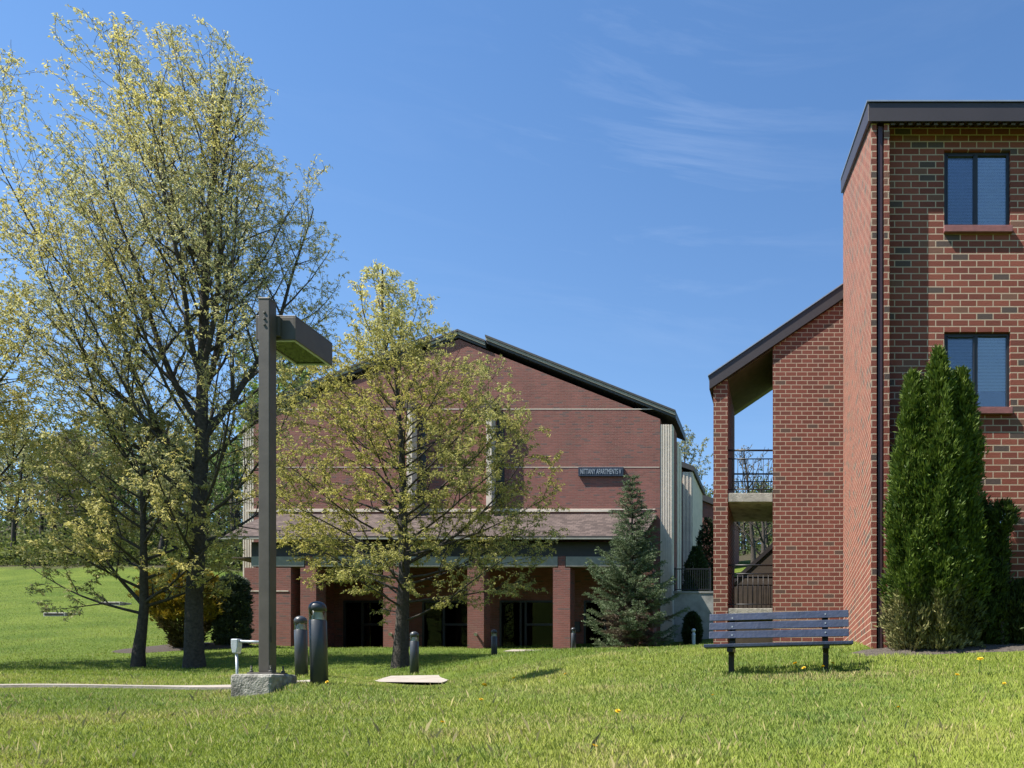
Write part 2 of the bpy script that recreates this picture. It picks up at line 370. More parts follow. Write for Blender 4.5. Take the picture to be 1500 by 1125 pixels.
# ------------------------------------------------------------------ pavement
def strip(name, pts, width, mat_, lift=.03, thick=.10, step=.3):
    P = []
    for (a, b) in zip(pts[:-1], pts[1:]):
        n = max(1, int(math.hypot(b[0]-a[0], b[1]-a[1])/step))
        P += [(a[0]+(b[0]-a[0])*i/n, a[1]+(b[1]-a[1])*i/n) for i in range(n)]
    P.append(pts[-1]); P = np.array(P)
    for _ in range(6): P[1:-1] = (P[:-2] + 2*P[1:-1] + P[2:])/4
    D = np.gradient(P, axis=0); D = unit(D); Nn = np.stack([-D[:, 1], D[:, 0]], 1)
    A = P + Nn*width/2; B = P - Nn*width/2
    za = ground(A[:, 0], A[:, 1]); zb = ground(B[:, 0], B[:, 1]); za = za + lift; zb = zb + lift; z = (za+zb)/2
    if len(pts) == 2 and pts[0][1] < 20: za = z*.85+za*.15; zb = z*.85+zb*.15
    m = MB(); n = len(P); v = []
    for k in range(n):
        v += [(A[k,0],A[k,1],za[k]), (B[k,0],B[k,1],zb[k]), (B[k,0],B[k,1],zb[k]-thick), (A[k,0],A[k,1],za[k]-thick)]
    f = []
    for k in range(n-1):
        for q in range(4):
            f.append((4*k+q, 4*k+4+q, 4*k+4+(q+1) % 4, 4*k+(q+1) % 4))
    m.add(v, f); o = m.build(name, mat_); tag(o, kind='structure'); return P, z
PATH_PTS = [(-18, 12.3), (-13, 12.2), (-9.6, 12.0), (-8.2, 12.9), (-7.65, 14.6), (-7.5, 16.2)]
strip('path', [(-18.5, 12.0), (-13, 11.9), (-7.4, 11.9)], 1.3, M['concrete_path'], lift=.06, thick=.16)
strip('path', [(-7.05, 14.2), (-7.75, 16.6)], 1.3, M['concrete_path'], lift=.006, thick=.35)
strip('door_path', [(-12, 33.2), (-8, 33.4), (-5, 33.6)], 1.3, M['concrete_path'], lift=.03)

# ------------------------------------------------------------------ near brick block (right)
def near_block():
    t = empty('apartment_building', (6, 15, .6))
    tag(t, 'three storey red brick block with stacked windows and open stair wing, at the right', 'building')
    zf, zr, zb = 11.9, 12.13, 18.38
    soff = lambda y: 8.566 + (y-11.84)*.468
    XR = 14.0
    # window openings in the recessed front wall
    x0, x1 = WX(1383, zr), WX(1480, zr)
    wins = [(WZ(333, zr), WZ(220, zr)), (WZ(598, zr), WZ(486, zr)), (WZ(856, zr), WZ(745, zr))]
    # body, with a front wall made of strips round the openings (0.12 m deep reveals)
    w = MB(); zi = zr + .14
    w.prism_x([(zi, -.6), (zb, -.6), (zb, soff(zb)-.004), (zi, soff(zi)-.004)], 1.2, XR)
    top = soff(zr)-.006
    w.box(1.2, x0, zr, zi-.0015, -.6, top); w.box(x1, XR, zr, zi-.0015, -.6, top)
    lv = [-.6] + [q for (a, b) in reversed(wins) for q in (a, b)] + [top]
    for k in range(0, len(lv), 2): w.box(x0+.0005, x1-.0005, zr, zi-.0015, lv[k], lv[k+1])
    w.box(1.2, WX(1284, zf), zf, zr-.0015, -.6, 8.58)
    w.box(WX(1295, zf), WX(1303, zf), zf, zr-.0015, -.6, 8.58)
    w.build('wall', M['brick'], t)
    # roof slab
    r_ = MB(); th = .285
    r_.prism_x([(11.84, 8.854-th), (18.45, 8.854-th+6.61*.468), (18.45, 8.854+6.61*.468), (11.84, 8.854)], 1.15, XR+.1)
    ro = r_.build('roof', M['fascia'], t, bevel=.006)
    e = MB(); e.prism_x([(11.82, 8.854+.002), (18.47, 8.854+6.65*.468+.002), (18.47, 8.878+6.65*.468), (11.82, 8.878)], 1.13, XR+.12)
    e.build('roof_edge', M['roofmetal'], ro)
    c = MB(); n = 90                                  # ribbed soffit under the eave
    for k in range(n):
        x = 1.50 + k*.13; c.prism_x([(11.87, 8.566-.03), (zr-.004, 8.70), (zr-.004, 8.735-.012), (11.87, 8.566+.002)], x, x+.06)
    c.build('soffit', M['soffit'], t)
    dsp = MB(); dx0, dx1 = WX(1286.3, zf), WX(1293.3, zf)
    dsp.box(dx0, dx1, zf+.02, zf+.13, .55, 8.56)
    d = dsp.build('downspout', M['downspout'], t, bevel=.008)
    for (a, b) in wins:
        f = MB(); y0 = zr + .05; fw = .045; xm = (x0+x1)/2
        for (u0, u1, v0, v1) in ((x0+.004, x0+fw, a+.004, b-.004), (x1-fw, x1-.004, a+.004, b-.004), (x0+fw, x1-fw, b-fw, b-.004), (x0+fw, x1-fw, a+.004, a+fw), (xm-.03, xm+.02, a+fw, b-fw)):
            f.box(u0, u1, y0, y0+.06, v0, v1)
        for (u0, u1, v0, v1) in ((x0+fw, x0+fw+.022, a+fw, b-fw), (xm-.052, xm-.03, a+fw, b-fw), (x0+fw, xm-.03, b-fw-.022, b-fw), (x0+fw, xm-.03, a+fw, a+fw+.022)):
            f.box(u0+.0006, u1-.0006, y0-.012, y0+.02, v0+.0006, v1-.0006)
        wo = f.build('window', M['frame'], t)
        g = MB(); g.box(x0+fw-.005, x1-fw+.005, y0+.03, y0+.034, a+fw-.005, b-fw+.005); g.build('pane', M['glass'], wo)
        bl = MB(); bottom = a + (.03 if b > 5 and b > 7 else (.27 if b > 3 else .03)); z = b - fw
        while z > bottom + fw:
            bl.add([(x0+fw, y0+.050, z-.022), (x1-fw, y0+.050, z-.022), (x1-fw, y0+.068, z), (x0+fw, y0+.068, z)], [(0,1,2,3)]); z -= .0225
        bl.build('blind', M['blind'], wo)
        sc = MB(); sc.box(x0+fw+.023, xm-.053, y0+.012, y0+.015, a+fw+.023, b-fw-.023); sc.build('screen', M['screen'], wo)
        rm = MB(); rm.box(x0+.002, x1-.002, y0+.082, zi-.002, a+.004, b-.004); rm.build('room', M['room'], wo)
        s = MB(); s.box(x0-.01, x1+.02, zr-.07, y0-.001, a-.105, a-.002); s.build('sill', M['sill'], t, bevel=.006)
    # ---------------- open stair wing
    y0, y1 = 18.4, 20.6
    top = lambda x: 7.33 + (x+1.93)*.68
    th = .32
    xc0, xc1, xw = WX(1045, y0), WX(1066, y0), WX(1132, y0)
    pr = MB(); pr.prism_y([(xc0, -.4), (xc1, -.4), (xc1, top(xc1)-th-.003), (xc0, top(xc0)-th-.003)], y0, y1)
    pr.prism_y([(xw, -.4), (2.6, -.4), (2.6, top(2.6)-th-.003), (xw, top(xw)-th-.003)], y0, y1)
    pr.build('stair_wall', M['brick_plain'], t)
    rf = MB(); rf.prism_y([(-1.93, top(-1.93)-th), (2.7, top(2.7)-th), (2.7, top(2.7)), (-1.93, top(-1.93))], y0-.07, y1+.3)
    rfo = rf.build('stair_roof', M['fascia'], t, bevel=.005)
    e = MB(); e.prism_y([(-1.96, top(-1.96)+.004), (2.7, top(2.7)+.004), (2.7, top(2.7)+.03), (-1.96, top(-1.96)+.03)], y0-.09, y1+.32); e.build('roof_edge', M['roofmetal'], rfo)
    sf = MB(); sf.prism_y([(xc1+.002, top(xc1)-th-.03), (xw-.002, top(xw)-th-.03), (xw-.002, top(xw)-th-.004), (xc1+.002, top(xc1)-th-.004)], y0+.02, y1-.01); sf.build('soffit', M['soffit'], t)
    for (py0, py1, rl) in ((722, 735, True), (891, 903, False)):
        h0, h1 = WZ(py1, y0), WZ(py0, y0)
        sl = MB(); sl.box(xc1+.002, xw-.002, y0+.01, y1-.01, h0, h1); sl.build('landing', M['concrete'], t, bevel=.01)
        for yy in (y0+.08, y1-.1):
            ra = MB()
            for hh, rd in ((1.02, .022), (.82, .014), (.10, .014)):
                ra.tube([(xc1+.003, yy, h1+hh), (xw-.003, yy, h1+hh)], rd, 8)
            k = xc1+.11
            while k < xw-.05:
                ra.tube([(k, yy, h1+.10), (k, yy, h1+.82)], .009, 6); k += .12
            ra.build('railing', M['iron'], t)
    st = MB(); ys = 21.3                              # rising stair flight seen through the lower opening
    zA = WZ(852, ys); zB = WZ(792, ys); xA = WX(1070, ys); xB = WX(1136, ys); m_ = (zB-zA)/(xB-xA)
    st.prism_y([(xA-.3, zA-.3*m_-.13), (xB+.5, zB+.5*m_-.13), (xB+.5, zB+.5*m_), (xA-.3, zA-.3*m_)], ys, ys+.12)
    st.build('stair_stringer', M['fascia'], t)
    cw = MB(); cw.prism_y([(xA-.3, .4), (xB+.5, .4), (xB+.5, zB+.5*m_-.14), (xA-.3, zA-.3*m_-.14)], ys+.02, ys+1.2); cw.build('stair_side', M['soffit'], t)  # dark brown in place of brick, painting in the shade behind the railing
near_block()

# ------------------------------------------------------------------ gable building (centre)
def gable_block():
    t = empty('apartment_building', (WX(672, 38), 40, 1.9))
    tag(t, 'wide gable-ended brick block with shingled porch and brick pillars, behind the trees', 'building')
    D = 38.0; X = lambda p: WX(p, D); Z = lambda p: WZ(p, D)
    slope = (600-492)/(985-712.)
    body = MB(); xl, xr = X(372), X(967)
    pk = 497
    gl = lambda p: pk + abs(p-672)*slope
    body.prism_y([(xl, .3), (xr, .3), (xr, Z(gl(967))), (X(672), Z(pk)), (xl, Z(gl(372)))], D, D+3.3)
    body.prism_y([(xl+1.5, .3), (xr-1.6, .3), (xr-1.6, Z(gl(915))), (X(672), Z(pk)), (xl+1.5, Z(gl(420)))], D+3.302, D+14)
    body.build('wall', M['brick_far'], t)
    # roofs: left half, right half a little higher from the step outwards
    def roof(p0, y0_, p1, y1_, name):
        z0, z1 = Z(y0_), Z(y1_); th1, th2 = .10, .36
        a = MB(); a.prism_y([(X(p0), z0-th2), (X(p1), z1-th2), (X(p1), z1-th1), (X(p0), z0-th1)], D-.05, D+3.5)
        o = a.build(name, M['darktrim'], t)
        b = MB(); b.prism_y([(X(p0), z0-th1+.002), (X(p1), z1-th1+.002), (X(p1), z1), (X(p0), z0)], D-.16, D+3.6); b.build('roof_edge', M['darktrim'], o)
        c = MB(); c.prism_y([(X(p0)+.01, z0-th1-.135), (X(p1)-.01, z1-th1-.135), (X(p1)-.01, z1-th1-.012), (X(p0)+.01, z0-th1-.012)], D-.12, D-.053); c.build('trim_strip', M['trimstrip'], o)
    roof(672, 484, 712, 484+40*slope, 'roof'); roof(712.2, 492, 990, 492+278*slope, 'roof')
    roof(632, 484+40*slope, 671.9, 484, 'roof'); roof(354, 492+278*slope, 631.8, 492, 'roof')
    r2 = MB()
    r2.prism_y([(X(395), Z(600)), (X(672), Z(489)), (X(935), Z(594)), (X(935), Z(590)), (X(672), Z(484)), (X(395), Z(595))], D+3.62, D+14.3); r2.build('rear_roof', M['darktrim'], t)
    # ribbed cream corner panels
    for (a, b) in ((967, 985), (355, 372)):
        p = MB(); zt = Z(gl(b if a > 600 else a)) - .02
        p.box(X(a)+.002, X(b)-.002, D+.06, D+.5, .3, zt)
        for k in range(5):
            u = X(a) + (X(b)-X(a))*(k+.1)/5; w_ = (X(b)-X(a))/5*.55
            p.box(u, u+w_, D+.02, D+.06-.001, .3, zt)
        p.build('corner_panel', M['cream'], t)
    s = MB(); s.box(X(985)-.22, X(985)-.02, D+.502, D+1.6, .3, Z(620)); s.build('side_wall', M['brick_far'], t)
    s = MB()
    for k in range(4): s.box(X(985)-.26, X(985)+.01-.03*(k % 2), D+1.62+k*.42, D+1.62+k*.42+.40, .3, Z(632)-.02*k)
    s.build('side_panel', M['cream'], t)
    # pale horizontal floor bands
    for (py, a, b, h_) in ((600, 385, 962, .045), (685, 374, 966, .035)):
        m = MB(); m.box(X(a), X(b), D-.012, D-.001, Z(py), Z(py)+h_); m.build('band', M['band'], t)
    m = MB(); m.box(X(362), X(895), D-.06, D-.001, Z(750), Z(750)+.10); m.build('flashing', M['cream'], t)
    m = MB(); m.box(X(372), X(960), D-.03, D-.001, Z(748)+.03, Z(748)+.09); m.build('band', M['band'], t)
    # projecting cream fins with brown caps
    for px in (607, 722):
        f = MB(); f.box(X(px-4), X(px+4), D-.50, D-.001, Z(748)+.1, Z(603)); fo = f.build('fin', M['cream'], t, bevel=.01)
        c = MB(); c.box(X(px-14), X(px+9), D-.52, D-.001, Z(603)+.004, Z(592)); c.build('cap', M['soffit'], fo)
        w = MB(); w.box(X(px+6), X(px+17), D-.02, D-.0012, Z(740), Z(612)); w.build('fin_shade', M['glass_dark'] if 'glass_dark' in M else M['frame'], t)  # dark strip painted beside the fin, where its shadow falls
    # porch: shingled lean-to roof
    E = 34.55; zt, ze = Z(753), WZ(786, E); xl, xr = WX(352, 36), X(962)
    p = MB(); p.prism_x([(E, ze-.05), (D-.02, zt-.05), (D-.02, zt), (E, ze)], xl, xr); po = p.build('porch_roof', M['shingle'], t)
    g = MB(); g.box(xl-.02, xr+.02, E-.10, E-.003, ze-.13, ze-.07); g.build('gutter', M['olive'], po)
    g = MB(); g.box(xl-.02, xr+.02, E-.06, E-.003, ze-.065, ze+.02); g.build('eave_trim', M['darktrim'], po)
    K = 34.8; KX = lambda q: WX(q, K); KZ = lambda q: WZ(q, K)
    m = MB(); m.box(KX(362), KX(952), K+.28, K+.5, KZ(816), ze-.14); m.build('porch_fascia', M['darktrim'], t)
    piers = [(360, 428), (442, 465), (563, 587), (686, 710), (811, 836), (935, 958)]
    m = MB()
    for (a, b) in zip(piers[1:-1], piers[2:]):
        m.box(KX((a[0]+a[1])/2+6), KX((b[0]+b[1])/2-6), K-.08, K+.25, KZ(830), KZ(817)+.04)
    m.build('beam_panel', M['olive'], t)
    m = MB(); m.box(KX(370), KX(447), K-.08, K+.25, KZ(830), KZ(817)+.04); m.build('beam_panel', M['olive'], t)
    for i, (a, b) in enumerate(piers):
        m = MB(); bt = .3
        if i == 0: m.box(KX(a), KX(b), K-.1, K+3.19, bt, KZ(832))
        else:
            m.box(KX(a), KX(b), K-.1, K+.62, bt, KZ(832)); m.box(KX((a+b)/2-5), KX((a+b)/2+5), K-.08, K+.3, KZ(832)+.001, KZ(815))
        m.build('pillar', M['brick_far'], t)
    m = MB(); m.box(KX(360)-.01, KX(425), K-.125, K-.101, KZ(867), KZ(867)+.05); m.build('band', M['band'], t)
    m = MB(); m.box(xl+.1, xr-.1, K+.52, D-.002, KZ(815)+.002, KZ(815)+.06); m.build('porch_ceiling', M['soffit'], t)
    # glazed door sets in the main wall behind the porch
    gz = Z(946)-.25
    sets = [(427, 447, []), (476, 489, []), (505, 566, [.45]), (620, 690, [.45]), (733, 814, [.38, .47]), (856, 888, [])]
    for (a, b, mull) in sets:
        x0, x1 = X(a), X(b); zt_ = Z(880)
        f = MB(); fw = .09
        f.box(x0, x0+fw, D-.12, D-.002, gz, zt_); f.box(x1-fw, x1, D-.12, D-.002, gz, zt_); f.box(x0+fw, x1-fw, D-.12, D-.002, zt_-fw, zt_)
        for q in mull:
            xm = x0+(x1-x0)*q; f.box(xm-.05, xm+.05, D-.12, D-.002, gz, zt_-fw)
            if q == mull[-1]: f.box(xm+.05, x1-fw, D-.11, D-.002, Z(915)-.05, Z(915)+.05)
        fo = f.build('door', M['frame'], t)
        g = MB(); g.box(x0+fw, x1-fw, D-.05, D-.04, gz, zt_-fw); g.build('pane', M['doorglass'], fo)
        g = MB(); g.box(x0+fw, x1-fw, D-.03, D-.003, gz, zt_-fw); g.build('room', M['room'], fo)
    # small round wall lamps on the pillars
    for (px, py) in ((699, 929), (575, 929)):
        m = MB(); c = (KX(px), K-.1, KZ(py))
        m.tube([c, (c[0], c[1]-.05, c[2])], .05, 12); m.tube([(c[0], c[1]-.05, c[2]), (c[0]+.03, c[1]-.16, c[2]-.03)], [.05, .075], 12)
        m.build('porch_spotlight', M['cream'], t)
    m = MB(); m.box(X(842), X(850), D-.12, D-.002, Z(926), Z(911)); m.build('intercom', M['frame'], t)
gable_block()

# wall sign
def wall_sign():
    D = 38.0; x0, x1, z0, z1 = WX(848, D), WX(914, D), WZ(698.5, D), WZ(685, D)
    t = empty('wall_sign', ((x0+x1)/2, D-.002, z0)); tag(t, 'dark navy sign with pale capital letters mounted on the brick gable wall', 'sign')
    m = MB(); m.box(x0, x1, D-.12, D-.015, z0, z1); m.build('panel', M['sign'], t, bevel=.01)
    cu = bpy.data.curves.new('lettering', 'FONT'); cu.body = 'NITTANY APARTMENTS V'; cu.size = .33; cu.extrude = .008; cu.offset = .0
    cu.align_x = 'CENTER'; cu.align_y = 'CENTER'
    tmp = bpy.data.objects.new('tmp', cu); COL.objects.link(tmp)
    bpy.context.view_layer.update()
    me = bpy.data.meshes.new_from_object(tmp.evaluated_get(bpy.context.evaluated_depsgraph_get()))
    bpy.data.objects.remove(tmp); me.name = 'lettering'; me.materials.clear()
    xs = [v.co.x for v in me.vertices]; k = (x1-x0)*.90/(max(xs)-min(xs)); cx = (max(xs)+min(xs))/2
    ys = [v.co.y for v in me.vertices]; cy = (max(ys)+min(ys))/2; ky = .25/(max(ys)-min(ys))
    for v in me.vertices:
        x, y, z = v.co; v.co = ((x-cx)*k + (x0+x1)/2, D-.13-z, (y-cy)*ky + (z0+z1)/2)
    link('lettering', me, M['letters'], t)
wall_sign()

# buildings beyond the gable block
def far_blocks():
    D = 50.0; X = lambda p: WX(p, D); Z = lambda p: WZ(p, D)
    t = empty('apartment_building', (X(1000), D, 3)); tag(t, 'small cream panelled block with dark sloping roof behind the gable block', 'building')
    m = MB(); m.prism_y([(X(930), 1), (X(1000), 1), (X(1000), Z(688)), (X(930), Z(660))], D, D+5.5); m.build('wall', M['brick_far'], t)
    m = MB(); m.box(X(1000)+.002, X(1015), D-.1, D+.5, 1, Z(692)); m.box(X(1015)-.25, X(1015)-.02, D+.502, D+5.5, 1, Z(692))
    for k in range(3): m.box(X(1001+k*5), X(1003+k*5), D-.16, D-.102, 1, Z(693))
    m.build('panel', M['cream'], t)
    m = MB(); m.prism_y([(X(930), Z(660)), (X(998), Z(685)), (X(1018), Z(692)), (X(1018), Z(685)), (X(998), Z(677)), (X(930), Z(652))], D-.3, D+6); m.build('roof', M['darktrim'], t)
    D2 = 60.0; X2 = lambda p: WX(p, D2); Z2 = lambda p: WZ(p, D2)
    t = empty('apartment_building', (X2(1040), D2, 5)); tag(t, 'distant dark red brick block with dark sloped roof beside the stair tower edge', 'building')
    m = MB(); m.prism_y([(X2(1000), 2), (X2(1075), 2), (X2(1075), Z2(752)), (X2(1000), Z2(722))], D2, D2+6); m.build('wall', M['brick_far'], t)
    m = MB(); m.prism_y([(X2(998), Z2(722)), (X2(1077), Z2(753)), (X2(1077), Z2(744)), (X2(998), Z2(713))], D2-.4, D2+6.5); m.build('roof', M['darktrim'], t)
far_blocks()

def retaining():
    D = 37.5; X = lambda p: WX(p, D); Z = lambda p: WZ(p, D)
    t = empty('retaining_wall', (X(1015), D, 2)); tag(t, 'grey concrete retaining wall between the gable block and the stair wing', 'wall')
    m = MB(); m.box(X(987), X(1062), D, D+.3, .5, Z(869)); m.build('wall_face', M['concrete_wall'], t)
    m = MB(); m.box(X(986), X(1063), D-.03, D+.34, Z(869)+.002, Z(866)); m.build('coping', M['concrete_wall'], t)
    tag(empty_fence(X, Z, D), 'black metal picket fence on top of the grey retaining wall', 'fence')
def empty_fence(X, Z, D):
    t = empty('picket_fence', (X(1015), D+.15, Z(866))); y = D+.15; z0 = Z(866); z1 = Z(832)
    m = MB(); m.box(X(988), X(1040), y-.02, y+.02, z1-.05, z1); m.build('rail', M['iron'], t)
    m = MB(); m.box(X(988), X(1040), y-.02, y+.02, z0+.08, z0+.12); m.build('rail', M['iron'], t)
    m = MB(); n = 16
    for k in range(1, n): x = X(988)+(X(1040)-X(988))*k/n; m.box(x-.012, x+.012, y-.012, y+.012, z0+.121, z1-.052)
    m.build('pickets', M['iron'], t)
    for px in (988, 1040):
        m = MB(); m.box(X(px)-.035, X(px)+.035, y-.035, y+.035, z0, z1+.04); m.build('post', M['iron'], t)
    return t
retaining()

# ------------------------------------------------------------------ street lamp
def street_lamp():
    zf = 9.65; s = .135
    x0 = WX(378.5, zf); x1 = x0+s; gz = WZ(1020, 9.45); bt = WZ(987, 9.45)
    b0 = WX(336, 9.45); b1 = WX(398, 9.45)
    t = empty('street_lamp', (x0+s/2, zf+s/2, gz)); tag(t, 'square bronze street lamp with boxy head on a rough concrete footing', 'lamp')
    m = MB(); m.box(b0, b1, 9.45, 9.96, gz-.2, bt); o = m.build('footing', M['concrete_base'], t, bevel=.035)
    md = o.modifiers.new('Sub', 'SUBSURF'); md.subdivision_type = 'SIMPLE'; md.levels = md.render_levels = 5
    tx = bpy.data.textures.new('rough', 'CLOUDS'); tx.noise_scale = .08
    dm = o.modifiers.new('Disp', 'DISPLACE'); dm.texture = tx; dm.strength = .010; dm.texture_coords = 'GLOBAL'
    px0, px1 = x0-.085, x1+.085
    m = MB(); m.box(px0, px1, zf-.085, zf+s+.085, bt-.005, bt+.022); bp = m.build('base_plate', M['bronze'], t, bevel=.004)
    for (u, v) in ((px0+.035, zf-.05), (px1-.035, zf-.05), (px0+.035, zf+s+.05), (px1-.035, zf+s+.05)):
        m = MB(); m.tube([(u, v, bt+.02), (u, v, bt+.095)], .010, 8); m.tube([(u, v, bt+.022), (u, v, bt+.045)], .022, 6); m.tube([(u, v, bt+.085), (u, v, bt+.1)], .013, 6); m.build('anchor_bolt', M['bolt'], t)
    zt = WZ(437, zf)
    m = MB(); m.box(x0, x1, zf, zf+s, bt+.0225, zt); m.build('pole', M['bronze'], t, bevel=.008)
    m = MB(); m.box(x0-.004, x1+.004, zf-.004, zf+s+.004, zt-.01, zt+.012); m.build('pole_cap', M['bronze'], t, bevel=.004)
    hx = x1+.0005; m = MB(); m.box(hx, hx+.006, zf+.03, zf+s-.03, WZ(940, zf), WZ(918, zf)); m.build('access_cover', M['bronze'], t)
    for py in (457, 466, 475):
        m = MB(); z = WZ(py, zf); m.tube([(x0+.07, zf-.012, z), (x0+.07, zf, z)], .016, 8); m.build('arm_bolt', M['bolt'], t)
    # head: a shallow box reaching away behind the pole
    hn = 9.835; hl = .79; hx1 = WX(433, hn); hx0 = hx1-.50; hz1 = WZ(462, hn); hz0 = WZ(497.5, hn)
    m = MB(); m.box(x0+.02, x1-.02+.05, zf+s+.001, hn-.002, hz0+.03, hz1-.03); m.build('arm', M['bronze'], t, bevel=.004)
    m = MB(); w = .018
    m.box(hx0, hx1, hn, hn+hl, hz1-w, hz1)
    m.box(hx0, hx0+w, hn, hn+hl, hz0, hz1-w-.0005); m.box(hx1-w, hx1, hn, hn+hl, hz0, hz1-w-.0005)
    m.box(hx0+w+.0005, hx1-w-.0005, hn, hn+w, hz0, hz1-w-.0005); m.box(hx0+w+.0005, hx1-w-.0005, hn+hl-w, hn+hl, hz0, hz1-w-.0005)
    h = m.build('lamp_head', M['bronze'], t, bevel=.003)
    m = MB(); q = .03
    m.box(hx0+w, hx1-w, hn+w, hn+w+q, hz0-.006, hz0+.01); m.box(hx0+w, hx1-w, hn+hl-w-q, hn+hl-w, hz0-.006, hz0+.01)
    m.box(hx0+w, hx0+w+q, hn+w+q+.0005, hn+hl-w-q-.0005, hz0-.006, hz0+.01); m.box(hx1-w-q, hx1-w, hn+w+q+.0005, hn+hl-w-q-.0005, hz0-.006, hz0+.01); m.build('lens_frame', M['galv'], h)
    m = MB(); m.box(hx0+w+q, hx1-w-q, hn+w+q, hn+hl-w-q, hz0+.012, hz0+.018); m.build('lens', M['lens'], h)
    m = MB(); m.box(hx0+w+.002, hx1-w-.002, hn+w+.002, hn+hl-w-.002, hz0+.045, hz0+.055); m.build('reflector', M['diffuser'], h)
street_lamp()

# ------------------------------------------------------------------ bollard lights
def bollard_light():
    t = empty('bollard_light', (0, 0, 0)); r0 = .1
    m = MB(); m.lathe([(0, -.15), (r0, -.15), (r0, .80), (r0-.006, .806), (.0, .806)], 0, 0, 28); m.build('shaft', M['bollard'], t)
    m = MB(); m.lathe([(.0, .807), (.078, .807), (.074, .82), (.050, .905), (.0, .905)], 0, 0, 24); m.build('reflector', M['alu'], t)
    m = MB(); m.lathe([(r0-.004, .807), (r0-.004, .925)], 0, 0, 28); m.build('lens', M['lens'], t)
    for k in range(3):
        a = R(30+120*k); m = MB(); m.tube([(math.cos(a)*.088, math.sin(a)*.088, .807), (math.cos(a)*.088, math.sin(a)*.088, .926)], .006, 6); m.build('lens_post', M['alu'], t)
    pr = [(.0, .918), (r0-.01, .918), (r0, .924), (r0, .96)] + [(r0*math.cos(R(a)), .96+.085*math.sin(R(a))) for a in range(10, 91, 10)]
    m = MB(); m.lathe(pr, 0, 0, 28); m.build('cap', M['bollard'], t)
    return t
def copy_tree(o, parent=None):
    c = o.copy(); COL.objects.link(c)
    if parent is not None: c.parent = parent
    for ch in list(o.children): copy_tree(ch, c)
    return c
bpy.context.view_layer.update()
bl = bollard_light()
BG = 'charcoal bollard lights along the path'
B = [(468, 9.9, 'large nearest charcoal bollard light with dome cap, just right of the street lamp', 1.5),
     (442, 13.5, 'charcoal bollard light between the lamp pole and the nearest bollard', 1.0),
     (607, 19.0, 'slim charcoal bollard light right of the middle tree trunk', 0),
     (724, 27.0, 'small charcoal bollard light standing in the lawn before the porch pillars', 0),
     (840, 33.0, 'tiny bollard light showing only its cap near the last porch pillar', 0)]
for i, (px, d, lab, tilt) in enumerate(B):
    o = bl if i == 0 else copy_tree(bl)
    o.location = onground(px, d); tag(o, lab, 'bollard', BG)
    o.rotation_euler = (0, R(-tilt), R(25*i))
    if i == 0: o.location.z = WZ(1002, d)
o = empty('bollard', onground(1016, 34)); tag(o, 'thin ribbed grey bollard standing before the concrete retaining wall', 'bollard')
m = MB(); lx, ly, lz = o.location
m.lathe([(.075, lz-.1), (.075, lz+.68)] , lx, ly, 16)
for k in range(9): m.lathe([(.075, lz+.06+k*.07), (.086, lz+.075+k*.07), (.075, lz+.09+k*.07)], lx, ly, 16)
m.build('shaft', M['galv'], o)
m = MB(); m.lathe([(.086, lz+.68), (.086, lz+.74), (.06, lz+.76), (.06, lz+.84), (.09, lz+.85), (.09, lz+.92), (.05, lz+.97), (0, lz+.98)], lx, ly, 16); m.build('cap', M['galv'], o)

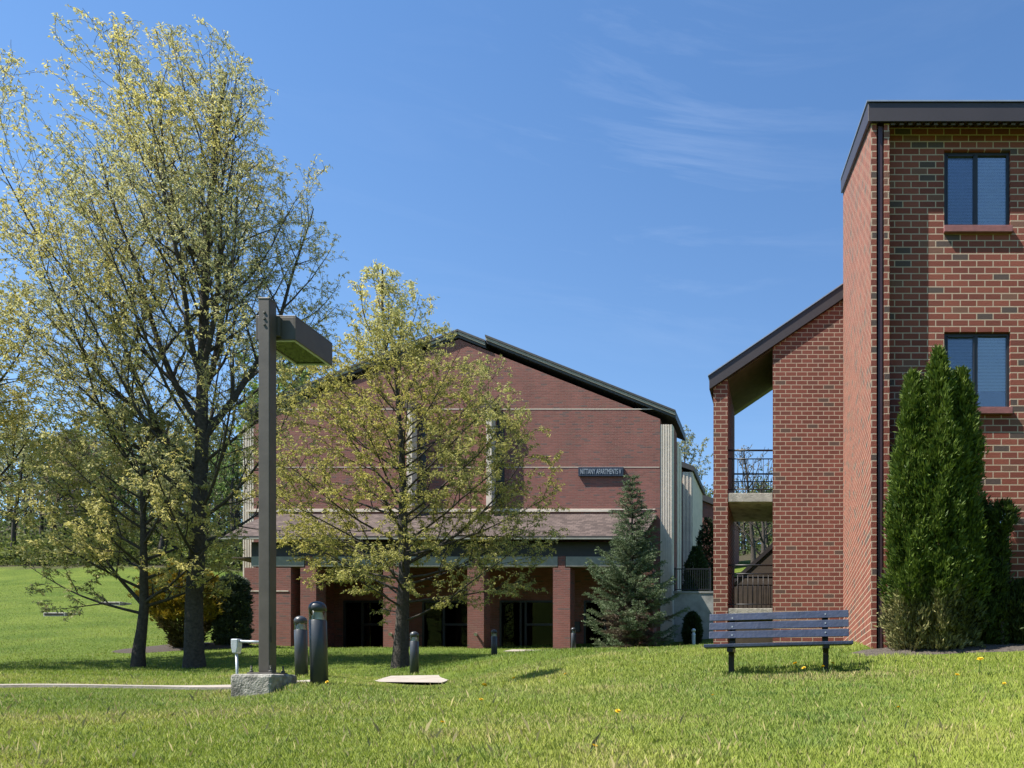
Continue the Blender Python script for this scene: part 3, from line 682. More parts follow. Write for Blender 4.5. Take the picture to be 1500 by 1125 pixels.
# ------------------------------------------------------------------ bench
def bench():
    d = 10.35; xa, xb = WX(1039, d), WX(1243.5, d); gz = G((xa+xb)/2, d)
    t = empty('park_bench', ((xa+xb)/2, d, gz)); tag(t, 'blue slatted park bench with dark metal legs on the grass crest', 'bench')
    def slat(name, y, ta, tb, ya, yb, xl=0, xr=0, lean=0.0, thick=.038):
        # ta/tb top and bottom pixel rows at the left end, ya/yb at the right end
        m = MB(); z = lambda p: WZ(p, y)
        x0, x1 = xa-xl, xb+xr
        v = []
        for (x, tp, bt) in ((x0, ta, tb), (x1, ya, yb)):
            v += [(x, y+lean, z(tp)), (x, y, z(bt)), (x, y+thick, z(bt)), (x, y+thick+lean, z(tp))]
        m.add(v, [(0,1,2,3), (4,7,6,5), (0,4,5,1), (1,5,6,2), (2,6,7,3), (3,7,4,0)])
        return m.build(name, M['bench'], t, bevel=.006)
    slat('backrest_slat', d+.03, 899.5, 909.7, 893, 904, lean=.025)
    slat('backrest_slat', d, 912.3, 923, 906.8, 918, lean=.025)
    slat('backrest_slat', d-.03, 925, 935.6, 920.6, 932, lean=.025)
    k = -.0435
    for j in range(3):
        y = d-.09-j*.105; zL = WZ(946.2, d-.4)+ .002; tl = WZ(940.8, d-.4)+.002
        m = MB(); x0, x1 = xa-.03, xb+.03; th = .042
        zl, zr = WZ(944.5, d-.3), WZ(939, d-.3)
        m.add([(x0,y,zl),(x1,y,zr),(x1,y-.095,zr),(x0,y-.095,zl),(x0,y,zl-th),(x1,y,zr-th),(x1,y-.095,zr-th),(x0,y-.095,zl-th)],
              [(0,3,2,1),(4,5,6,7),(0,1,5,4),(1,2,6,5),(2,3,7,6),(3,0,4,7)])
        m.build('seat_slat', M['bench'], t, bevel=.006)
    for (pl, pr_, sy, pt) in ((1068, 1077, 946, 902), (1204.5, 1213.5, 941, 897)):
        x0, x1 = WX(pl, d), WX(pr_, d); zs = WZ(sy, d)
        m = MB(); zb = G(x0, d)-.2
        m.box(x0+.004, x1-.004, d-.16, d-.09, zb, zs-.052); m.build('leg', M['iron'], t, bevel=.004)
        m = MB(); m.add([(x0, d+.041, zs-.04), (x1, d+.041, zs-.04), (x1, d+.085, zs-.04), (x0, d+.085, zs-.04),
                         (x0, d+.10, WZ(pt, d)), (x1, d+.10, WZ(pt, d)), (x1, d+.14, WZ(pt, d)), (x0, d+.14, WZ(pt, d))],
                        [(0,3,2,1),(4,5,6,7),(0,1,5,4),(1,2,6,5),(2,3,7,6),(3,0,4,7)])
        m.box(x0+.002, x1-.002, d-.38, d+.08, zs-.095, zs-.048)
        so = m.build('support', M['iron'], t)
        xm = (x0+x1)/2
        for q, yy in ((905 if pl < 1100 else 899, d+.045), (918 if pl < 1100 else 912.5, d+.014), (930.5 if pl < 1100 else 926.5, d-.016)):
            m = MB(); z = WZ(q, d); m.tube([(xm, yy-.009, z), (xm, yy+.002, z)], .011, 10); m.build('bolt', M['galv'], t)
bench()

# ------------------------------------------------------------------ silver barrier rail beside the lamp
def barrier():
    d = 11.3; x = WX(346.5, d); gz = G(x, d)
    t = empty('barrier_rail', (x, d, gz)); tag(t, 'short silver barrier post with one horizontal bar, behind the lamp footing', 'barrier')
    m = MB(); m.tube([(x+.02, d, gz-.1), (x, d, WZ(955, d))], .017, 12); m.build('post', M['galv'], t)
    m = MB(); z0, z1 = WZ(957, d), WZ(936, d); m.prism_y([(x-.03, z0), (x+.03, z0), (x+.05, z0+.09), (x+.05, z1), (x-.05, z1), (x-.05, z0+.09)], d-.05, d+.05); m.build('bracket', M['galv'], t, bevel=.012)
    m = MB(); m.tube([(x+.05, d, WZ(939.5, d)), (WX(386, d), d+.15, WZ(940, d))], .019, 12); m.build('bar', M['galv'], t)
barrier()

# drain covers on the left bank
for (px, py, d, w, lab) in ((167, 883, 48, 1.35, 'upper concrete drain cover on the grassy bank'), (88, 905, 43, 1.2, 'lower pale flat drain cover on the grassy bank'),):
    x = WX(px, d); z = G(x, d)
    t = empty('drain_cover', (x, d, z)); tag(t, lab, 'drain cover')
    m = MB(); m.box(x-w/2, x+w/2, d-.35, d+.5, z-.25, z+.13); m.build('slab', M['concrete'], t, bevel=.03)
    m = MB(); m.box(x-w/2+.08, x+w/2-.08, d-.362, d-.353, z-.02, z+.07); m.build('inlet', M['room'], t)

# planting beds
def bed(name, px, d, rx, ry, mat_, seed, lift=.05):
    rs = np.random.RandomState(seed); n = 40; x0 = WX(px, d)
    m = MB(); rings = 6; v = [(x0, d, G(x0, d)+lift+.05)]
    ph = rs.rand(4)*6
    for k in range(1, rings+1):
        for i in range(n):
            a = 2*math.pi*i/n; w = 1 + .10*math.sin(3*a+ph[0]) + .07*math.sin(5*a+ph[1])
            x = x0+math.cos(a)*rx*w*k/rings; y = d+math.sin(a)*ry*w*k/rings
            v.append((x, y, G(x, y) + (lift*(1-(k/rings)**3)+.004 if k < rings else -.03) + (rs.rand()-.5)*.02))
    f = [(0, 1+i, 1+(i+1) % n) for i in range(n)]
    for k in range(rings-1):
        b = 1+k*n
        f += [(b+i, b+n+i, b+n+(i+1) % n, b+(i+1) % n) for i in range(n)]
    m.add(v, f, True); o = m.build(name, mat_); tag(o, kind='structure')
bed('mulch_bed', 275, 30.5, 2.7, 1.5, M['mulch'], 1, .10)
bed('soil_bed', 1420, 11.5, 2.0, .52, M['dirt'], 2, .04)
bed('spruce_bed', 925, 33.4, 1.6, 1.0, M['mulch'], 3, .05)

# ------------------------------------------------------------------ deciduous trees
class TB:
    """many tapered tubes into one mesh"""
    def __init__(s): s.V = []; s.F = []; s.n = 0
    def tube(s, pts, rad, k):
        P = np.array(pts); n = len(P); D = np.gradient(P, axis=0); D = unit(D)
        a = np.array([1.0, 0, 0]) if abs(D[0, 2]) > .8 else np.array([0, 0, 1.0])
        U = unit(np.cross(D, a)); W = np.cross(D, U)
        an = np.arange(k)*2*np.pi/k
        ring = P[:, None] + (U[:, None]*np.cos(an)[None, :, None] + W[:, None]*np.sin(an)[None, :, None])*np.array(rad)[:, None, None]
        s.V.append(ring.reshape(-1, 3))
        i = (np.arange(n-1)[:, None]*k + np.arange(k)[None, :]); j = (np.arange(n-1)[:, None]*k + (np.arange(k)[None, :]+1) % k)
        s.F.append((np.stack([i, i+k, j+k, j], -1).reshape(-1, 4)) + s.n); s.n += n*k
    def build(s, name, mat_, parent):
        V = np.concatenate(s.V); Fc = np.concatenate(s.F)
        me = bpy.data.meshes.new(name)
        me.vertices.add(len(V)); me.vertices.foreach_set('co', V.astype(np.float32).ravel())
        me.loops.add(Fc.size); me.loops.foreach_set('vertex_index', Fc.astype(np.int32).ravel())
        me.polygons.add(len(Fc)); me.polygons.foreach_set('loop_start', np.arange(0, Fc.size, 4, dtype=np.int32))
        me.polygons.foreach_set('use_smooth', np.ones(len(Fc), dtype=bool)); me.update(calc_edges=True)
        return link(name, me, mat_, parent)

def deciduous(name, base, H, r0, prof, label, cat='tree', seed=1, group=None, n1=26, first=.16, ang=(66, 24), dens=(1.5, 2.2, 2.6),
              ratio=(.42, .42, .42), leaf=(.11, .040), per=3, spacing=.16, colors=((.30,.29,.10), (.44,.42,.17)), keep=1.0, maxlev=4, trop=.12, twig_r=.006, lean=0.0, limbs=(), droop=.8, wob0=.05, lim=1.0):
    rnd = random.Random(seed); rs = np.random.RandomState(seed)
    bx, by, bz = base; ph = [p[0] for p in prof]; pl = [p[1] for p in prof]; pr_ = [p[2] for p in prof]
    tb = TB(); lp = []; 
    lob = [rnd.uniform(0, 6.28) for _ in range(4)]
    def env(p):
        h = (p.z-bz)/H
        if h > .985: return 9
        qy = (p.y-by)/.68; az = math.atan2(qy, p.x-bx); c = (math.cos(az)+1)/2
        Rr = np.interp(h, ph, pl)*(1-c) + np.interp(h, ph, pr_)*c
        Rr *= 1 + .10*math.sin(3*az+lob[0]+h*7) + .08*math.sin(5*az+lob[1]-h*11)
        return math.hypot(p.x-bx, qy)/max(Rr, .05)
    up = Vector((0, 0, 1))
    def rv(): return Vector((rnd.gauss(0, 1), rnd.gauss(0, 1), rnd.gauss(0, 1)))
    segl = (.7, .55, .40, .28, .22)
    wob = (wob0, .06, .10, .16, .22)
    tr = (.04, trop, trop*.8, trop*.5, trop*.2)
    def grow(p, d, Lg, r, lev):
        n = max(3, int(Lg/segl[lev])); st = Lg/n; pts = [p.copy()]
        for i in range(n):
            d = (d + up*tr[lev] + rv()*wob[lev]).normalized(); p = p + d*st
            if lev > 0 and env(p) > 1.0 + .12*rnd.random(): 
                if len(pts) < 2: pts.append(p.copy())
                break
            pts.append(p.copy())
        m_ = len(pts); rad = [max(r*(1-.86*(i/(m_-1))**.9), twig_r*.8) for i in range(m_)]
        k = (12, 7, 5, 3, 3)[lev]
        if lev == 0:
            rad[0] = r*1.28; 
            if m_ > 2: rad[1] = r*1.0
        tb.tube([tuple(q) for q in pts], rad, k)
        Lr = st*(m_-1)
        if lev == 0:
            for q_ in range(int(m_*.80), m_):
                for _ in range(6): lp.append(tuple(pts[q_]+rv()*max(.10, leaf[0]*.9)))
        if lev >= maxlev-1 or lev >= 3 or (lev == maxlev-2):
            q = spacing*.5 if lev >= maxlev-1 else Lr*.35
            while q < Lr:
                i = min(int(q/st), m_-2); f = q/st-i
                c = pts[i].lerp(pts[i+1], f); lp.append(tuple(c)); q += spacing*rnd.uniform(.6, 1.4)
            lp.append(tuple(pts[-1]))
        if lev >= maxlev: return
        if lev == 0: return pts, rad
        cnt = max(2, int(Lr*dens[min(lev-1, 2)]+rnd.random())); az = rnd.uniform(0, 6.28)
        for c in range(cnt):
            t_ = .18 + .80*(c+rnd.random()*.8)/cnt; q = min(t_, .99)*(m_-1); i = min(int(q), m_-2)
            pos = pts[i].lerp(pts[i+1], q-i); dd = (pts[i+1]-pts[i]).normalized(); az += 2.4+rnd.uniform(-.5, .5)
            a_ = dd.cross(Vector((.3, .2, 1)) if abs(dd.z) < .95 else Vector((1, 0, 0))).normalized(); b_ = dd.cross(a_)
            sp = R(rnd.uniform(30, 52)); nd = dd*math.cos(sp) + (a_*math.cos(az)+b_*math.sin(az))*math.sin(sp)
            if nd.z < -.25: nd.z *= .3
            nl = Lr*ratio[min(lev-1, 2)]*(1.15-.6*t_)*rnd.uniform(.7, 1.3)
            nl = max(nl, .35)
            grow(pos, nd.normalized(), nl, max(rad[i]*.58, twig_r), lev+1)
    d0 = Vector((lean, 0, 1)).normalized()
    pts, rad = grow(Vector(base)-Vector((0, 0, .25)), d0, H*.945+.25, r0, 0)
    m_ = len(pts); az = rnd.uniform(0, 6.28)
    for c in range(n1):
        t_ = first + (.96-first)*((c+rnd.random()*.6)/n1)**.85
        q = t_*(m_-1); i = min(int(q), m_-2); pos = pts[i].lerp(pts[i+1], q-i); az += 2.4+rnd.uniform(-.4, .4)
        tt = (t_-first)/(1-first); a = R(ang[0]*(1-tt)+ang[1]*tt + rnd.uniform(-7, 7))
        nd = Vector((math.cos(az)*math.sin(a), math.sin(az)*math.sin(a), math.cos(a)))
        # longest reach inside the envelope along this heading
        Lg = .6
        while Lg < H and env(pos + (nd+up*trop*Lg*.35).normalized()*Lg) < 1.0: Lg += .3
        Lg *= rnd.uniform(.85, 1.05)
        grow(pos, nd, max(Lg, .8), min(rad[i]*.5, r0*.30, .022+Lg*.013)*lim, 1)
    for (hf, az_, a, Lg, rr) in limbs:
        q = hf*(m_-1); i = min(int(q), m_-2); pos = pts[i].lerp(pts[i+1], q-i); az_, a = R(az_), R(a)
        grow(pos, Vector((math.cos(az_)*math.sin(a), math.sin(az_)*math.sin(a), math.cos(a))), Lg, rr, 1)
    t = empty(name, base); tag(t, label, cat, group)
    tb.build('trunk', M['bark'], t)
    LP = np.array(lp); LP = LP[rs.rand(len(LP)) < keep]
    P = np.repeat(LP, per, axis=0) + rs.normal(scale=leaf[0]*.24, size=(len(LP)*per, 3)); n = len(P)
    D = rs.normal(size=(n, 3)); D[:, 2] = D[:, 2]*.6-droop
    c0, c1 = np.array(colors[0]), np.array(colors[1])
    cl = np.repeat(rs.rand(len(LP)), per)*.6 + rs.rand(n)*.4
    # broad clumps of yellower / greener growth
    big = vnoise(P[:, 0]*.6+50+seed, P[:, 2]*.6+50, seed)
    C = c0 + (c1-c0)*cl[:, None]; C *= np.stack([.88+.24*big, .94+.12*big, 1.1-.3*big], 1)
    V, Cc = leaf_quads(P, D, leaf[0]*rs.uniform(.6, 1.35, n), leaf[1]*rs.uniform(.7, 1.3, n), C, rs)
    np_mesh('crown', V, 4, M['leaf'], t, Cc)
    print('tree', name, seed, 'leaves', n)
    return t

def prof_px(d, base_py, cx, rows):
    H = (base_py - rows[-1][0]) / F * d
    return H, [((base_py-y)/(base_py-rows[-1][0]), (cx-a)/F*d, (b-cx)/F*d) for (y, a, b) in rows]

YL = ((.36,.335,.10), (.70,.64,.29))
H, pf = prof_px(25, 980, 280, [(980,279,281),(880,150,390),(800,60,400),(720,-50,430),(600,-110,480),(480,-110,520),(380,-70,520),(300,-40,490),(215,-10,440),(130,30,400),(80,110,360),(24,210,300)])
deciduous('shade_tree', onground(285, 25), H*.985, .27, pf, 'tallest tree, upswept limbs with sparse pale yellow new leaves, left of the street lamp', lim=.66, wob0=.022, lean=.012, seed=11, n1=38,
          first=.14, ang=(64, 20), dens=(1.8, 2.3, 2.5), ratio=(.38, .40, .44), leaf=(.105, .032), per=5, spacing=.25, colors=YL, trop=.11, keep=.85,
          limbs=((.38, 15, 38, 9.5, .11), (.40, 170, 32, 10, .11), (.45, 60, 22, 9, .10), (.33, 190, 52, 8, .10), (.48, 250, 20, 9, .09), (.50, 340, 22, 8, .09), (.28, 200, 62, 6, .07), (.25, 0, 66, 5, .06), (.3, 180, 42, 9, .09)))
H, pf = prof_px(23, 978, 590, [(978,589,591),(890,480,720),(860,420,790),(800,400,800),(740,395,818),(660,410,825),(600,420,775),(550,440,758),(510,470,735),(482,540,690)])
deciduous('shade_tree', onground(586, 23), H, .215, pf, 'rounded yellow-green tree with dense young foliage before the middle of the porch', seed=24, wob0=.025, n1=54,
          first=.15, ang=(82, 36), dens=(2.0, 2.5, 2.8), ratio=(.40, .42, .44), leaf=(.088, .031), per=6, spacing=.12, colors=((.24,.235,.055), (.52,.48,.17)), trop=.05, keep=.9, lim=.62,
          limbs=((.30, 172, 66, 4.5, .055), (.34, 8, 64, 5.0, .055), (.30, 20, 80, 4.2, .04), (.26, 188, 84, 4.0, .04)))
H, pf = prof_px(24, 978, 200, [(978,199,201),(880,60,330),(840,20,350),(780,-20,350),(700,0,320),(640,60,280),(585,150,240)])
deciduous('shade_tree', onground(202, 24.5), H, .17, pf, 'small dark-trunked tree with low spreading branches left of the tallest tree', seed=31, n1=28,
          first=.22, ang=(80, 30), dens=(1.7, 2.3, 2.6), ratio=(.45, .42, .42), leaf=(.115, .045), per=6, spacing=.18, colors=((.31,.30,.095), (.58,.54,.25)), trop=.07,
          limbs=((.27, 180, 48, 3.4, .07), (.27, 20, 70, 3.2, .06)))
H, pf = prof_px(23.5, 978, -150, [(978,-151,-149),(860,-340,60),(760,-380,120),(640,-380,130),(500,-330,90),(400,-280,20),(330,-160,-140)])
deciduous('shade_tree', onground(-150, 23.5), H, .22, pf, 'pale-leaved tree cut off by the left edge, only its outer branches showing', seed=41, n1=34,
          first=.18, ang=(72, 25), dens=(2.0, 2.4, 2.4), leaf=(.12, .044), per=5, spacing=.2, colors=YL, trop=.1)
# behind the gable block: only the crown top shows over the ridge
H, pf = prof_px(58, 950, 562, [(950,561,563),(800,480,650),(600,470,655),(500,480,650),(430,500,630),(384,555,590)])
deciduous('shade_tree', (WX(562, 58), 58, G(WX(562, 58), 58)), WZ(384, 58)-G(WX(562, 58), 58), .35, [(h_, a, b) for h_, a, b in pf], 'airy yellow crown rising above the left slope of the gable roof', seed=52, n1=24,
          first=.3, ang=(60, 18), dens=(1.0, 1.6, 2.0), leaf=(.26, .10), per=3, spacing=.34, colors=YL, trop=.12, maxlev=4, twig_r=.012)
H, pf = prof_px(62, 880, 430, [(880,429,431),(780,330,520),(640,320,520),(560,340,510),(520,370,480),(495,410,450)])
deciduous('green_tree', (WX(420, 60), 60, G(WX(420, 60), 60)), WZ(495, 60)-G(WX(420, 60), 60), .35, pf, 'fresh green tree behind the left corner of the gable block', seed=63, n1=22,
          first=.25, ang=(65, 22), dens=(1.1, 1.7, 2.0), leaf=(.30, .16), per=4, spacing=.34, colors=((.12,.20,.04), (.24,.34,.09)), trop=.1, twig_r=.012)

# ------------------------------------------------------------------ trees on the far slope
def make_far(name, seed, Hh, Rr, base, cols, label, group=None, per=3, spacing=.55, r0=.22, leaf=(.30, .12), keep=1.0, lev=3):
    return deciduous(name, base, Hh, r0, [(0, .1, .1), (.15, Rr*.5, Rr*.5), (.35, Rr, Rr), (.65, Rr*.95, Rr*.9), (.85, Rr*.6, Rr*.6), (1, Rr*.1, Rr*.1)], label, seed=seed, group=group,
                     n1=18, first=.22, ang=(62, 22), dens=(1.1, 1.6, 2.0), leaf=leaf, per=per, spacing=spacing, colors=cols, maxlev=lev, twig_r=.018, keep=keep)
def far_at(px, d): x = WX(px, d); return (x, d, G(x, d))
OL = ((.10,.12,.04), (.20,.22,.08)); PAL = ((.26,.26,.12), (.42,.42,.22)); GRN = ((.10,.17,.04), (.20,.28,.08)); BRN = ((.12,.10,.07), (.22,.19,.12))
far = [(20, 70, 14, 5.0, PAL, 'pale leafy tree on the slope at the far left of the wood edge'),
       (75, 74, 16, 4.6, OL, 'olive tree second from the left along the wood edge'),
       (120, 69, 12, 4.2, BRN, 'brownish bare-branched tree on the wood edge left of the small dark trunk'),
       (165, 73, 15, 4.8, GRN, 'green leafy tree at the wood edge straight behind the small dark trunk'),
       (235, 70, 13, 4.5, PAL, 'pale tree at the wood edge between the two left trunks'),
       (300, 72, 15, 4.8, OL, 'olive tree at the wood edge right of the tallest tree trunk'),
       (345, 70, 12, 4.0, GRN, 'green tree at the wood edge beside the gable block left corner')]
for i, (px, d, Hh, Rr, c, lab) in enumerate(far):
    make_far('woodland_tree', 100+i, Hh, Rr, far_at(px, d), c, lab, group='trees along the wood edge on the left', per=4, spacing=.42)
make_far('woodland_tree', 130, 15.5, 4.0, far_at(1012, 88), ((.20,.22,.10), (.36,.36,.20)), 'greyish green tree showing above the far brick roofs, left of the stair wing', per=4, spacing=.45)
make_far('bare_tree', 131, 9.5, 3.6, far_at(1105, 58), BRN, 'mostly bare tree seen through the upper stair opening', per=2, spacing=.7, keep=.5, leaf=(.2, .08))
make_far('bare_tree', 132, 7.0, 3.0, far_at(1120, 50), BRN, 'bare twiggy tree seen low through the stair opening beneath the landing', per=2, spacing=.8, keep=.4, leaf=(.2, .08))

def woodland():
    """the mass of trees behind: trunks and leaf clumps, uncountable"""
    rs = np.random.RandomState(9); tb = TB(); LP = []; CC = []
    pos = []
    for k in range(210):
        if k < 150: px = rs.uniform(-420, 620); d = rs.uniform(74, 125)
        else: px = rs.uniform(960, 1260); d = rs.uniform(70, 125)
        pos.append((px, d))
    for px, d in pos:
        x = WX(px, d); z = G(x, d); h = rs.uniform(9, 15) if px < 700 else rs.uniform(5, 8.5)
        tilt = rs.normal(size=2)*.04
        pts = [(x+tilt[0]*q*h, d+tilt[1]*q*h, z-.3+q*h) for q in (0, .3, .6, .95)]
        tb.tube(pts, [.2, .15, .09, .03], 5)
        for b in range(12):
            q = rs.uniform(.25, .9); a = rs.uniform(0, 6.28); L_ = (1-q)*h*.35+.8
            s_ = np.array([x+tilt[0]*q*h, d+tilt[1]*q*h, z+q*h]); e_ = s_ + np.array([math.cos(a)*L_, math.sin(a)*L_, L_*.7])
            tb.tube([tuple(s_), tuple((s_+e_)/2+[0, 0, -.1]), tuple(e_)], [.05, .035, .015], 3)
            n = 34; f = rs.rand(n, 1)**.6; LP.append(s_+(e_-s_)*f + rs.normal(size=(n, 3))*.55)
            base = np.array(((.10,.12,.045), (.24,.24,.11), (.09,.15,.04), (.15,.13,.09))[rs.randint(4) if b == 0 else rs.randint(4)])
            CC.append(np.tile(base, (n, 1))*rs.uniform(.8, 1.5, (n, 1)))
        # underbrush
        n = 260; P = np.stack([x+rs.normal(size=n)*2.6, d+rs.normal(size=n)*2, np.zeros(n)], 1); P[:, 2] = ground(P[:, 0], P[:, 1])+rs.rand(n)**1.5*3.6
        LP.append(P); CC.append(np.tile((.07,.10,.03), (n, 1))*rs.uniform(.6, 1.6, (n, 1)))
    n = 26000; px = rs.uniform(-420, 380, n); d = rs.uniform(68, 76, n); P = np.stack([WX(px, d), d, np.zeros(n)], 1)
    P[:, 2] = ground(P[:, 0], P[:, 1])+rs.rand(n)**1.4*2.6*(.3+vnoise(P[:, 0]*.5+90, P[:, 1]*.5, 8)); LP.append(P); CC.append(np.tile((.13,.16,.04), (n, 1))*rs.uniform(.5, 1.5, (n, 1)))
    P = np.concatenate(LP); C = np.concatenate(CC); n = len(P)
    t = empty('woodland', (WX(200, 90), 90, 14)); tag(t, kind='stuff')
    D = rs.normal(size=(n, 3)); D[:, 2] -= .4
    V, Cc = leaf_quads(P, D, rs.uniform(.22, .5, n), rs.uniform(.12, .26, n), C, rs)
    o = np_mesh('woodland', V, 4, M['leaf'], None, Cc); tag(o, kind='stuff')
    bpy.data.objects.remove(t)
    o2 = tb.build('woodland_trunks', M['bark'], None); tag(o2, kind='stuff')
woodland()

# ------------------------------------------------------------------ evergreens and shrubs
def shrub(name, base, H, shape, label, cat, cols, seed, n=9000, size=(.07, .022), upb=.7, stems=3, fill=.35, low=None, mat_='needle', core=(.020,.028,.010), lumps=.14):
    """shape: list of (h fraction, radius); foliage sprays over a lumpy shell plus an inner filling"""
    rs = np.random.RandomState(seed); bx, by, bz = base
    h = rs.rand(n*2); rad = np.interp(h, [s[0] for s in shape], [s[1] for s in shape])
    acc = rs.rand(n*2) < (rad/max(s[1] for s in shape))*.9+.1; h = h[acc][:n]; rad = rad[acc][:n]; m_ = len(h)
    az = rs.uniform(0, 2*np.pi, m_)
    l = vnoise(az*2.2+10+np.zeros(m_), h*9+seed, seed)+.5*vnoise(az*6+10, h*24, seed+1)
    k = 1 + lumps*(l-.75)*2
    inner = np.where(rs.rand(m_) < fill, rs.uniform(.55, .95, m_), rs.uniform(.93, 1.03, m_)); inner = np.where(rs.rand(m_) < .05, rs.uniform(1.03, 1.22, m_), inner)
    r_ = rad*k*inner
    P = np.stack([bx+np.cos(az)*r_, by+np.sin(az)*r_, bz+h*H], 1)
    out = np.stack([np.cos(az), np.sin(az), np.full(m_, upb)], 1)
    per = 5; P2 = np.repeat(P, per, axis=0)+rs.normal(scale=size[0]*.25, size=(m_*per, 3)); N_ = len(P2)
    D = np.repeat(out, per, axis=0)+rs.normal(scale=.55, size=(N_, 3))
    c0, c1 = np.array(cols[0]), np.array(cols[1]); q = np.repeat(rs.rand(m_), per)*.55+rs.rand(N_)*.45
    C = c0+(c1-c0)*q[:, None]
    if low is not None:
        hh = np.repeat(h, per); nn = vnoise(np.repeat(az, per)*3+5, hh*12, seed+3)
        s_ = np.clip((low[0]-hh)/.05+nn*2-1, 0, 1)[:, None]*.85; lc = np.array(low[1])[None]*rs.uniform(.6, 1.5, (N_, 1)); C = C*(1-s_)+lc*s_
    t = empty(name, base); tag(t, label, cat)
    V, Cc = leaf_quads(P2, D, size[0]*rs.uniform(.6, 1.5, N_), size[1]*rs.uniform(.7, 1.4, N_), C, rs)
    np_mesh('foliage', V, 4, M[mat_], t, Cc)
    tb = TB()
    for k in range(stems):
        a = rs.uniform(0, 6.28); w = shape[0][1]*.35
        tb.tube([(bx+math.cos(a)*w*.4, by+math.sin(a)*w*.4, bz-.1), (bx+math.cos(a)*w*.7, by+math.sin(a)*w*.7, bz+H*.4), (bx+math.cos(a)*w*.3, by+math.sin(a)*w*.3, bz+H*.85)], [.045, .03, .008], 6)
    tb.build('stem', M['bark'], t)
    return t
AV = ((.032,.066,.012), (.155,.215,.032))
gz = G(WX(1360, 11.5), 11.5)
def av(px, d, top, shape, seed, label, n, low=None, cols=AV):
    x = WX(px, d); z = G(x, d); shrub('arborvitae', (x, d, z), WZ(top, d)-z, shape, label, 'evergreen', cols, seed, n=n, size=(.080, .024), upb=1.2, low=low, fill=.35, lumps=.55)
LOW = (.22, (.24,.22,.10))
av(1337, 11.45, 548, [(0,.22),(.12,.27),(.3,.28),(.6,.26),(.8,.20),(.93,.11),(1,.02)], 5, 'left stem of the tall arborvitae clump, brownish at its foot, beside the downspout', 7000, LOW)
av(1374, 11.40, 512, [(0,.22),(.12,.26),(.3,.31),(.6,.29),(.8,.20),(.92,.10),(1,.012)], 6, 'tallest pointed arborvitae in the middle of the clump against the brick wall', 8500, LOW)
av(1408, 11.50, 540, [(0,.20),(.2,.25),(.4,.25),(.7,.22),(.88,.13),(1,.02)], 7, 'right-hand spire of the arborvitae clump, below the middle window', 6500, (.2,(.10,.11,.045)))
av(1437, 11.75, 735, [(0,.22),(.2,.27),(.5,.27),(.8,.20),(1,.04)], 8, 'short dark arborvitae covering part of the ground floor window', 3800, None, ((.022,.042,.010), (.06,.095,.018)))
av(1468, 11.55, 738, [(0,.02),(.6,.03),(.78,.05),(.86,.15),(.95,.15),(1,.05)], 9, 'drooping evergreen tuft hanging before the ground floor window head', 900, None, ((.022,.042,.010), (.07,.11,.02)))
av(1492, 11.75, 855, [(0,.20),(.4,.30),(.8,.22),(1,.05)], 12, 'low dark evergreen shrub at the right edge of the picture', 2600, None, ((.020,.036,.010), (.05,.075,.018)))

def at(px, d): x = WX(px, d); return (x, d, G(x, d))
shrub('golden_shrub', at(274, 30), 3.15, [(0,.30),(.15,.42),(.35,.90),(.6,1.10),(.85,.80),(1,.2)], 'golden orange evergreen shrub behind the tallest tree trunk', 'shrub', ((.075,.085,.015), (.42,.29,.03)), 14, n=3800, size=(.15, .05), upb=.9, lumps=.42, low=(.34, (.06,.05,.03)))
shrub('dark_shrub', at(341, 30.5), 2.75, [(0,.4),(.2,.50),(.7,.50),(.92,.38),(1,.1)], 'upright dark green shrub beside the left porch pier', 'shrub', ((.020,.034,.018), (.10,.13,.09)), 15, n=3600, size=(.11, .045), lumps=.2)
shrub('round_evergreen', at(1020, 42), 3.9, [(0,.5),(.4,.62),(.75,.5),(1,.1)], 'dark rounded evergreen behind the picket fence', 'evergreen', ((.018,.034,.012), (.06,.095,.03)), 16, n=2600, size=(.14, .06))
shrub('round_evergreen', at(1037, 46), 5.0, [(0,.6),(.4,.7),(.75,.5),(1,.1)], 'taller shadowed evergreen behind the fence, nearest the stair wing', 'evergreen', ((.016,.03,.012), (.045,.07,.025)), 17, n=2200, size=(.15, .06))
shrub('round_evergreen', at(1014, 36.6), 1.45, [(0,.3),(.4,.38),(.8,.28),(1,.08)], 'small dark bush in front of the grey retaining wall', 'evergreen', ((.016,.03,.012), (.05,.075,.025)), 18, n=1600, size=(.11, .045))

